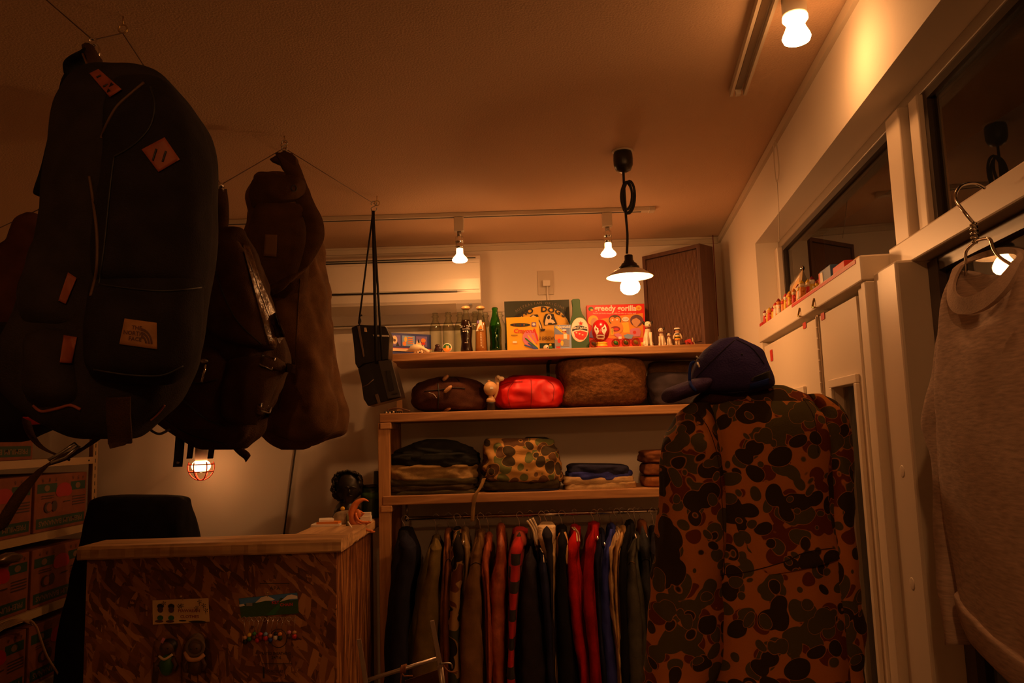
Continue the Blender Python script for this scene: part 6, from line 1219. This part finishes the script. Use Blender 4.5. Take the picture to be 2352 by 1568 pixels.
hp = spline([at(652, 352, DY - .02), at(668, 380, DY - .03), at(685, 425, DY - .06), at(702, 468, DY - .10), at(720, 505, DY - .13), at(724, 545, DY - .16), at(712, 585, DY - .18), at(694, 622, DY - .20), at(664, 645, DY - .215), at(632, 662, DY - .20), at(604, 676, DY - .17)], 6)
hw_ = [V((.024, .01, .002)).lerp(V((.010, .004, .020)), max(0, min(1, (i / len(hp) - .5) / .3))) for i in range(len(hp))]
put('carry_handle', MB().strap(hp, hw_, .003), duf2, df)
put('carry_handle', MB().prism([at(a, b, DY - .03) for a, b in ((617, 365), (652, 344), (670, 352), (680, 360), (682, 380), (650, 392), (640, 375))], (0, .03, 0)), duf2, df, smooth=False, bevel=.004)
for pts in ([(690, 640), (684, 720), (680, 800), (676, 880)], [(612, 985), (660, 1008), (720, 1010), (775, 990)], [(640, 800), (650, 880), (640, 940)]): put('seam', pline(DD, pts, DY - .15, .002), duf2, df)
put('eyelet', MB().tube([hit(DD, 676 + 6 * cos(i * pi / 6), 433 + 7 * sin(i * pi / 6), DY - .1) + V((0, -.003, 0)) for i in range(12)], .0016, 6, closed=True), BLK, df)
s_hook(at(653, 322, DY), at(654, 346, DY), 'small steel S hook above the long duffel bag')
# --- bags behind the navy pack at the left edge
lbq = put('shoulder_bag', MB().loft([(495, 72, 92, .06), (520, 58, 100, .14), (560, 42, 112, .18), (590, 15, 118, .22), (640, -8, 122, .25), (700, -20, 124, .25), (755, -20, 110, .2), (770, -10, 90, .1)], pm(1.95), YN, .8, 40, 40, .012, (12, 12, 9), 44), cloth('red_brown_canvas', (.070, .024, .013)), None, 'red-brown canvas bag behind the navy backpack at the left edge', 'bag')
bk = thing('travel_bag', 'black bag low at the left edge behind the navy backpack', 'bag', at(40, 1010, 1.75))
kb = MB().loft([(745, -40, 60, .08), (780, -60, 90, .18), (850, -70, 125, .22), (920, -70, 150, .22), (970, -60, 130, .2), (1005, -50, 70, .12), (1015, -40, 40, .05)], pm(1.72), YN, .75, 40, 44, .010, (12, 12, 9), 54)
put('body', kb, cloth('black_canvas', (.013, .011, .009)), bk); KB = [kb.bvh()]
put('red_tag', decal(KB, [(52, 957), (90, 957), (93, 974), (58, 976)], 1.6, None, 4, .005), RED, bk)
put('metal_clip', MB().tube([hit(KB, a, b, 1.6) + V((0, -.008, 0)) for a, b in ((-4, 792), (18, 806), (22, 800), (8, 778))], .002, 6), brass, bk)
put('webbing_strap', MB().strap(spline([at(60, 965, 1.55), at(72, 1000, 1.5), at(100, 1030, 1.48), at(150, 1052, 1.47)], 6), (.009, 0, -.004), .002), strapb, bk)
ws_ = thing('belt_strap', 'wide brown belt strap with metal buckle dangling at the lower left', 'strap', at(60, 1180, 1.46))
put('webbing', MB().strap(spline([at(250, 985, 1.47), at(185, 1035, 1.46), at(120, 1060, 1.45), at(72, 1100, 1.45), at(30, 1160, 1.45), at(-8, 1225, 1.46)], 7), (.020, 0, .012), .0022), strapb, ws_)
put('buckle', MB().tube([at(a, b, 1.42) for a, b in ((118, 1062), (150, 1050), (182, 1024), (172, 1018), (140, 1040), (112, 1056))], .003, 6, closed=True), steel, ws_)

# ================================================================ HANGING CAMERA
HY = 3.04
hc = thing('folding_camera', 'black instant camera folded open, hanging by a strap before the shelves', 'camera', at(868, 932, HY))
def pb_(name, pts, d, m_, Y=HY, bev=.003, par=hc): return put(name, MB().prism([at(a, b, Y) for a, b in pts], (0, d, 0)), m_, par, smooth=False, bevel=bev)
cbl = mat('camera_black', (.012, .010, .009), .3); cgr = mat('camera_dark_grey', (.040, .030, .024), .45)
pb_('upper_body', [(807, 752), (823, 745), (886, 749), (895, 770), (892, 825), (832, 836), (822, 846), (816, 835), (812, 790)], .10, cbl)
pb_('side_trim', [(820, 748), (826, 748), (837, 818), (834, 820)], .004, mat('camera_grey', (.16, .10, .07), .4), HY - .005, .001)
pb_('button', [(836, 752), (841, 752), (843, 762), (837, 762)], .006, mat('ivory_button', (.70, .50, .30), .4), HY - .007, .001)
pb_('top_plate', [(856, 768), (893, 770), (893, 773), (858, 772)], .006, WHT, HY - .007, .0005)
pb_('lower_body', [(822, 846), (838, 836), (868, 828), (900, 828), (922, 912), (845, 932), (835, 916), (830, 880)], .12, cbl)
pb_('bellows_door', [(868, 828), (899, 827), (921, 911), (890, 916)], .012, cgr, HY - .014, .002)
pb_('door_window', [(886, 851), (897, 850), (906, 895), (895, 899)], .003, cbl, HY - .018, .0005); pb_('latch', [(902, 903), (913, 901), (914, 904), (903, 906)], .003, cbl, HY - .018, .0003)
pb_('grey_tab', [(861, 906), (868, 904), (874, 925), (868, 927)], .003, mat('camera_tab', (.13, .08, .05), .5), HY - .005, .0005)
put('ridge', MB().tube([at(832, 889, HY - .004), at(846, 882, HY - .004), at(858, 871, HY - .004)], .002, 6), mat('camera_grey', (.16, .10, .07), .4), hc)
st_ = V((0, -.008, 0)); top_ = at(857, 484, HY)
for a, b, w_ in ((825, 744, .0035), (865, 835, .0062), (879, 835, .0045)): put('strap', MB().strap([top_, (top_ + at(a, b, HY) + st_) / 2, at(a, b, HY) + st_], (w_, 0, 0), .0012), black_rubber, hc)
put('strap_knot', MB().tube(spline([at(825, 746, HY), at(829, 735, HY), at(825, 728, HY), at(832, 723, HY)], 4), .003, 6), black_rubber, hc)
s_hook(at(861, 462, HY + .01), at(857, 486, HY + .01), 'small steel S hook above the hanging camera')

# ================================================================ HUNTING JACKET ON A STAND, WITH CAP
KY = 1.70
hunt = camo('hunting_camo', (.54, .195, .043), [((.17, .040, .015), 23, .87), ((.100, .082, .033), 24, .86), ((.046, .030, .014), 22, .855), ((.095, .076, .031), 27, .75)], th=.02, seed=0)
hj = thing('hunting_jacket', 'large camouflage hunting jacket on a stand, seen from behind', 'jacket', at(1740, 1560, KY))
j1 = MB().loft([(886, 1655, 1790, .08), (902, 1622, 1830, .14), (925, 1595, 1880, .19), (955, 1578, 1908, .23), (1000, 1572, 1918, .25), (1080, 1582, 1916, .26), (1200, 1592, 1915, .27), (1320, 1600, 1920, .28), (1460, 1606, 1926, .29), (1600, 1612, 1936, .30), (1760, 1616, 1945, .30)], pm(KY + .03), YN, .72, 70, 72, .010, (13, 13, 3), 61)
put('body', j1, hunt, hj)
j2 = MB().loft([(925, 1590, 1630, .06), (955, 1556, 1640, .12), (1000, 1532, 1648, .14), (1060, 1519, 1660, .15), (1200, 1511, 1668, .15), (1350, 1504, 1662, .15), (1480, 1494, 1650, .15), (1600, 1482, 1636, .15), (1720, 1475, 1625, .14)], pm(KY - .03), YN, .85, 60, 48, .014, (12, 12, 8), 62); put('sleeve', j2, hunt, hj)
j3 = MB().loft([(905, 1845, 1880, .06), (930, 1852, 1912, .11), (980, 1862, 1936, .13), (1080, 1870, 1947, .14), (1250, 1878, 1951, .14), (1400, 1885, 1962, .14), (1600, 1892, 1984, .14), (1720, 1895, 1990, .13)], pm(KY - .02), YN, .85, 60, 44, .012, (12, 12, 8), 63); put('sleeve', j3, hunt, hj)
j4 = MB().loft([(925, 1605, 1868, .20), (955, 1590, 1894, .24), (1000, 1588, 1904, .262), (1100, 1596, 1900, .272), (1200, 1610, 1902, .280), (1285, 1640, 1908, .288, -40), (1308, 1655, 1912, .285, -52)], pm(KY + .028), YN, .72, 50, 64, .008, (13, 13, 3), 61); put('back_cape', j4, hunt, hj)
JT = [m_.bvh() for m_ in (j1, j2, j3, j4)]
put('seam', pline(JT, [(1655, 1320), (1720, 1312), (1800, 1290), (1850, 1268), (1915, 1258)], KY - .1, .0010, lift=.001), mat('seam_dark', (.04, .015, .008), .9), hj)
put('seam', pline(JT, [(1598, 945), (1628, 985), (1650, 1060), (1660, 1180), (1664, 1320)], KY - .1, .0008), MATS['seam_dark'], hj); put('seam', pline(JT, [(1842, 910), (1870, 960), (1880, 1040)], KY - .1, .0008), MATS['seam_dark'], hj)
put('collar', MB().loft([(886, 1650, 1760, .05), (894, 1632, 1765, .10), (908, 1604, 1740, .13), (924, 1590, 1710, .14), (934, 1596, 1690, .11)], pm(KY + .01), YN, .8, 22, 40, .004, (20, 20, 20), 7), cloth('collar_cord', (.060, .022, .010), bump=.8), hj)
ds = thing('display_stand', 'dark stand hidden under the hunting jacket', 'stand', (at(1740, 1200, KY).x, KY + .03, 0)); dx_ = at(1720, 1200, KY).x
put('pole', MB().lathe((dx_, KY + .03, 0), [(.014, .012), (.014, 1.66)], 12), steel, ds); put('base', MB().lathe((dx_, KY + .03, 0), [(.14, .001), (.14, .008), (.02, .013)], 24), black_plastic, ds); put('neck_cap', MB().ball((at(1690, 860, KY).x, KY, at(1690, 868, KY).z), (.05, .05, .03), 14, 10), BLK, ds)
blue_wool = cloth('navy_wool_cap', (.055, .040, .165), var=.15, bump=.7, bs=300); royal = cloth('royal_trim', (.03, .06, .36)); 
cp = thing('baseball_cap', 'navy baseball cap with royal blue trim on top of the hunting jacket', 'cap', at(1680, 908, KY))
c1 = MB().loft([(776, 1668, 1694, .03), (780, 1650, 1703, .07), (790, 1634, 1720, .11), (806, 1616, 1747, .15), (830, 1600, 1757, .175), (852, 1592, 1764, .185), (872, 1588, 1770, .19), (888, 1594, 1768, .185), (898, 1606, 1745, .165), (906, 1632, 1712, .12), (908, 1650, 1695, .06)], pm(KY - .01), YN, .9, 50, 56, .004, (14, 14, 14), 71)
put('crown', c1, blue_wool, cp); CT_ = [c1.bvh()]
c2 = MB().tube(spline([at(1622, 876, KY - .02), at(1598, 887, KY - .02), at(1570, 897, KY - .02), at(1548, 905, KY - .02), at(1534, 910, KY - .02), at(1527, 912, KY - .02)], 5), [.014 + .003 * min(1, i / 4) if i < 17 else .017 * math.sqrt(max(.02, 1 - ((i - 16) / 9.2) ** 2)) for i in range(26)], 24, flat=(4.4, 1))
put('brim', c2, cloth('brim_wool', (.10, .065, .18), var=.15, bump=.7, bs=300), cp)
put('front_edge', pline([c1.bvh(), c2.bvh()], [(1595, 830), (1587, 836), (1584, 855), (1584, 872), (1588, 886), (1598, 897)], KY - .06, .0032, lift=.002), royal, cp)
put('back_opening', decal(CT_, [(1726, 868), (1768, 850), (1770, 872), (1724, 876)], KY - .08, None, 6, .0015), BLK, cp)
put('adjuster_strap', decal(CT_, [(1722, 882), (1766, 868), (1766, 884), (1722, 896)], KY - .08, None, 6, .004), royal, cp)
put('top_button', MB().ball(at(1690, 777, KY - .01), (.008, .008, .004), 12, 8), blue_wool, cp); put('eyelet', MB().ball(hit(CT_, 1704, 814, KY), .0022, 8, 6), BLK, cp)
for pts in ([(1688, 780), (1650, 815), (1615, 850), (1596, 870)], [(1692, 780), (1728, 800), (1755, 835)], [(1600, 895), (1660, 902), (1720, 897)]): put('seam', pline(CT_, pts, KY - .08, .0014), mat('cap_seam', (.02, .014, .05), .9), cp)
put('embroidery', pline(CT_, [(1599, 818), (1603, 823), (1600, 828)], KY - .05, .002, lift=.003).tube([hit(CT_, 1602, 833, KY) + V((0, -.002, 0)), hit(CT_, 1606, 843, KY) + V((0, -.002, 0))], .0022, 6), WHT, cp)

# ================================================================ GREY SWEATSHIRT ON A WIRE HANGER
SOF = .05; s0_ = 1.092
heather = mat('heather_grey', (.55, .42, .35), .95, 0, .22, 45, .22, 300, .15, (1, 1, 7))
def wl(rows):                                        # left outline by pixel, mirrored about the garment's centre line
    out = []
    for y, xl, T in rows:
        p = atw(xl, y, SOF); out.append((p.z, ws(p), 2 * s0_ - ws(p), T))
    return out
tl = lambda s: (s - 1.19) * .17
wmap = lambda s, z: wp(s, z + tl(s), SOF)
sg = thing('sweatshirt', 'heather grey sweatshirt on a wire hanger at the right edge', 'sweatshirt', wp(s0_, 1.25, SOF))
k1 = MB().loft([(z, b, a, T) for z, a, b, T in wl([(618, 2207, .035), (655, 2199, .05), (700, 2191, .065), (780, 2177, .08), (860, 2174, .09), (950, 2179, .09), (1150, 2198, .09), (1340, 2222, .09), (1378, 2230, .09)])], lambda s, z: wmap(s, z), WN, .7, 50, 60, .008, (14, 14, 4), 91)
for v in k1.v:                                        # open the neckline: scoop the front, less at the back
    q = v - WP; s_ = q.dot(WD); of = q.dot(WN); zz = v.z - tl(s_)
    if zz > 1.72: v.z -= (.066 if of > SOF - .004 else .012) * max(0, 1 - ((s_ - s0_) / .094) ** 2) * min(1, (zz - 1.72) / .10)
put('body', k1, heather, sg)
put('hem_rib', MB().loft([(z, b, a, T) for z, a, b, T in wl([(1372, 2232, .094), (1385, 2234, .098), (1440, 2242, .085), (1468, 2250, .065)])], lambda s, z: wmap(s, z), WN, .7, 14, 60, .003, (40, 40, 4), 92), heather, sg)
lft = [(735, 2180, 2196, .015), (780, 2174, 2222, .045), (860, 2162, 2246, .06), (930, 2144, 2242, .06), (972, 2133, 2236, .055), (1005, 2143, 2226, .05), (1060, 2157, 2212, .048), (1160, 2161, 2198, .046), (1250, 2164, 2196, .044), (1340, 2174, 2198, .042), (1372, 2180, 2200, .042)]
put('sleeve', MB().loft(lft, lambda x, y: atw(x, y, SOF + .004), WN, .8, 50, 36, .005, (14, 14, 8), 93), heather, sg)
put('cuff', MB().loft([(1366, 2179, 2201, .042), (1380, 2182, 2202, .042), (1440, 2187, 2206, .04), (1480, 2188, 2207, .036)], lambda x, y: atw(x, y, SOF + .004), WN, .8, 12, 28, .003, (40, 40, 6), 94), heather, sg)
rgt = []
for y, a, b, T in lft:
    p, q = atw(a, y, SOF), atw(b, y, SOF); rgt.append((p.z, 2 * s0_ - ws(q), 2 * s0_ - ws(p), T))
put('sleeve', MB().loft([(z, a, b, T) for z, a, b, T in rgt], lambda s, z: wp(s, z + tl(s), SOF + .012), WN, .8, 40, 30, .008, (14, 14, 6), 95), heather, sg)
nk = []
for i in range(48):
    a = i * 2 * pi / 48; fr_ = sin(a) < 0; row = []
    for r_, e_ in ((0, .0015), (1, .004), (1, -.004), (0, -.003)):
        s_ = s0_ + (.074 + .024 * r_) * cos(a); z_ = 1.838 + ((.047 if fr_ else .012) + .024 * r_ * (1 if fr_ else .4)) * sin(a) + tl(s_) - .004 * r_ * abs(cos(a))
        row.append(wp(s_, z_, SOF + .006 + (.034 if fr_ else .022) * -sin(a) + e_))
    nk.append(row)
put('collar_rib', MB().rings(nk, False, True), cloth('heather_rib', (.56, .43, .35), bump=.3), sg, smooth=False)
wh_ = thing('wire_hanger', 'shiny wire hanger hooked over the transom bar, holding the sweatshirt', 'hanger', wp(1.1, 1.82, SOF))
Wk = lambda x, y, o=SOF: atw(x, y, o)
put('hook', MB().tube(spline([Wk(2262, 432, -.02), Wk(2240, 421, .0), Wk(2212, 424, .03), Wk(2197, 440, .05), Wk(2196, 460, .055), Wk(2212, 483, .06), Wk(2236, 512, SOF)], 7), .0024, 8), chrome, wh_)
tw = []
for i in range(40): t = i / 39; c = Wk(2236, 512) * (1 - t) + Wk(2241, 558) * t; tw.append(c + V((.004 * cos(t * 30), .004 * sin(t * 30), 0)))
put('twist', MB().tube(tw, .0022, 6), chrome, wh_)
put('shoulder_wire', MB().tube(spline([Wk(2241, 555), Wk(2220, 575), Wk(2218, 600), Wk(2216, 640), wp(1.225, 1.775, SOF)], 6), .0024, 8), chrome, wh_)
put('shoulder_wire', MB().tube(spline([Wk(2241, 553), Wk(2272, 548), Wk(2284, 575), Wk(2310, 600), wp(.95, 1.755, SOF - .01)], 6), .0024, 8), chrome, wh_)

# ================================================================ TOYS ON THE DOOR LEDGE
ZL = 1.9852
def wblk(name, sa, sb, z, h, o0, o1, m_, label, cat='toy block', par=None): return put(name, MB().wbox(sa, sb, z, z + h, o0, o1), m_, par, None if par else label, None if par else cat, None, None, False, .002)
def spx(px, off=-.02): return ws(atw(px, 690, off))
bb = thing('small_carton', 'small blue and white carton on the ledge beside the red block', 'box', wp(spx(1912), ZL, -.03))
put('carton', MB().wbox(spx(1926), spx(1900), ZL, ZL + .042, -.055, -.005), mat('carton_blue', (.045, .12, .26), .4), bb, smooth=False, bevel=.002); put('front_label', MB().wbox(spx(1908), spx(1902), ZL + .006, ZL + .036, -.0048, -.0035), WHT, bb, smooth=False); put('red_label', MB().wbox(spx(1902), spx(1898.5), ZL + .004, ZL + .038, -.0048, -.0035), RED, bb, smooth=False)
wblk('toy_block', spx(1955), spx(1927), ZL, .030, -.055, -.01, RED, 'flat red block on the ledge next to the blue carton')
wblk('toy_block', spx(1970), spx(1957), ZL, .028, -.06, -.03, YEL, 'small yellow block at the near end of the ledge')
# pyramid bag with printed card
py = thing('candy_bag', 'clear pyramid bag with orange printed card on the ledge', 'bag', wp(2.33, ZL, -.05))
pa, pb2, pc = atw(1806, 716, -.02), atw(1838, 694, .0), atw(1874, 672, -.055); ta, tb = atw(1815, 654, -.055), atw(1843, 616, -.055)
for p in (pa, pb2, pc): p.z = ZL + .0005
pd = wp(ws(pa) + .01, ZL + .0005, -.068)
put('film', MB().add([pa, pb2, pc, pd, ta, tb], [(0, 1, 5, 4), (1, 2, 5), (2, 3, 4, 5), (3, 0, 4), (0, 3, 2, 1)]), clear_plastic, py, smooth=False)
inn = V((.0015, .0005, 0)); mix = lambda p, q, t: p * (1 - t) + q * t + inn
put('card', MB().prism([mix(pa, ta, .42), mix(pb2, tb, .42), mix(pb2, tb, .97), mix(pa, ta, .95)], (.001, .0006, 0)), mat('candy_card', (.75, .45, .16), .5), py, smooth=False)
cdf = lambda u, v_, o: mix(mix(pa, ta, .42 + .53 * v_), mix(pb2, tb, .42 + .55 * v_), u) + WN * o * 2
Print(cdf).ell(.55, .55, .22, .25, ORG, 14).ell(.3, .3, .10, .14, RED, 12).rect(.2, .78, .8, .88, WHT).build('print', py)
put('filling', MB().prism([mix(pa, ta, .02), mix(pb2, tb, .02), mix(pb2, tb, .40), mix(pa, ta, .40)], (.012, .01, 0)), mat('candy_violet', (.25, .16, .18), .4), py, smooth=False)
put('tip', MB().ball(tb, (.007, .007, .009), 10, 8), chrome, py)
# crowd of little figures
rnd = random.Random(21); FC = [(RED, 'red'), (WHT, 'white'), (YEL, 'yellow'), (ORG, 'orange')]
i = 0
for row in range(3):
    for k_ in range(15):
        s_ = 2.92 - k_ * (.042) - row * .010 + rnd.uniform(-.006, .006); off = .002 - row * .024 + rnd.uniform(-.004, .004)
        if s_ < 2.30: continue
        (m_, cn) = FC[(k_ * 2 + row * 3 + k_ // 4) % 4]; (m2_, _) = FC[(k_ + row * 2 + 1) % 4]; h = .034 + rnd.random() * .014 + row * .006; c = wp(s_, ZL, off)
        t = thing('mini_figure', 'tiny %s toy figure in the crowd on the door ledge' % cn, 'toy figure', c, 'crowd of tiny figures, ' + cn)
        put('body', MB().lathe(c, [(.009, 0), (.010, .003), (.008, h * .62), (.005, h * .7)], 10), m_, t); put('head', MB().ball(c + V((0, 0, h * .82)), (.0085, .0085, h * .2), 10, 6), m2_ if m2_ != m_ else CRM, t)
        put('hat', MB().lathe(c + V((0, 0, h * .92)), [(.009, 0), (.006, .005), (.001, .011)], 8), FC[(k_ + row) % 4][0] if (k_ + row) % 3 else DRED, t)
        put('arm', MB().tube([c + WD * .013 + V((0, 0, h * .35)), c + V((0, 0, h * .62)), c - WD * .013 + V((0, 0, h * .40))], .003, 6), m2_, t)
put('red_plate', MB().wbox(2.955, 3.005, ZL, ZL + .012, -.03, .010), RED, None, 'small red plastic base at the far end of the ledge', 'toy part', smooth=False, bevel=.002)

# ================================================================ METAL FRAME IN THE FOREGROUND
FY = 2.3
mf = thing('folding_chair', 'aluminium folding chair frame with lashed brown canvas at the bottom centre', 'chair', (at(920, 1560, FY).x, FY, .0))
alum = mat('brushed_aluminium', (.50, .42, .36), .35, .8)
def flat_bar(a, b, w_, d=.006): 
    A_, B_ = V(a), V(b); u = (B_ - A_).normalized(); s_ = u.cross(V((0, 1, 0))).normalized() * w_
    return MB().prism([A_ - s_, A_ + s_, B_ + s_, B_ - s_], (0, d, 0))
put('upright', flat_bar(at(992, 1425, FY), at(1012, 1533, FY), .0062), alum, mf, smooth=False, bevel=.001); put('upright', flat_bar(at(824, 1468, FY), at(842, 1580, FY), .0062), alum, mf, smooth=False, bevel=.001)
put('tube', MB().tube([at(836, 1564, FY + .012), at(1002, 1512, FY + .012)], .0058, 12), alum, mf)
put('leg', MB().tube([at(840, 1575, FY + .01), at(850, 1640, FY + .02), (at(850, 1640, FY).x, FY + .05, .01)], .0085, 10), alum, mf); put('leg', MB().tube([at(1011, 1530, FY + .01), at(1020, 1600, FY + .02), (at(1020, 1640, FY).x, FY + .05, .01)], .0085, 10), alum, mf)
put('pivot_pin', MB().tube(spline([at(1010, 1524, FY - .004), at(1030, 1522, FY - .006), at(1037, 1526, FY - .006), at(1039, 1534, FY - .004)], 4), .0024, 8), steel, mf)
cordm = cloth('lashing_cord', (.26, .11, .05))
kn = MB()
for i in range(4): c = at(922 + i * 3, 1537 - i * .8, FY + .012); kn.tube([c + V((0, .010 * cos(a), .010 * sin(a))) + V((.002 * cos(a * .5), 0, 0)) for a in [j * pi / 6 for j in range(12)]], .0028, 6, closed=True)
kn.tube(spline([at(924, 1546, FY), at(928, 1552, FY - .006), at(936, 1552, FY - .008), at(948, 1552, FY - .006)], 4), .0024, 6).tube(spline([at(922, 1548, FY), at(921, 1560, FY), at(919, 1575, FY)], 4), .0022, 6)
put('lashing', kn, cordm, mf); put('lashing', MB().tube(spline([at(1018, 1526, FY - .004), at(1026, 1538, FY - .006), at(1038, 1543, FY - .006), at(1051, 1541, FY - .004)], 5), .0022, 6).tube(spline([at(1018, 1530, FY - .004), at(1030, 1541, FY - .006), at(1050, 1546, FY - .004)], 5), .0018, 6), cordm, mf)
put('canvas', MB().prism([at(a, b, FY + .03) for a, b in ((930, 1563), (1020, 1533), (1032, 1640), (930, 1660))], (0, .004, 0)), cloth('canvas_brown', (.075, .030, .016)), mf, smooth=False)

# unseen ceiling lamp added behind the viewpoint to light the backs of the clothes
sp2 = thing('spotlight', 'added unseen fill lamp in a white cylinder behind the viewpoint', 'spotlight', (-.15, -.55, 2.39)); lx, ly, lz = -.15, -.55, 2.43
put('holder', MB().lathe((lx, ly, 0), [(.012, ZC - .0005), (.027, ZC - .004), (.027, lz + .033), (.020, lz + .032)], 24), plastic_white, sp2)
put('bulb', MB().lathe((lx, ly, lz + .035), [(.018, 0), (.0275, -.010), (.0195, -.026), (.0295, -.05), (.031, -.056), (.016, -.07), (.001, -.072)], 24), glow('added_rear_bulb', LC, E_FILL), sp2)
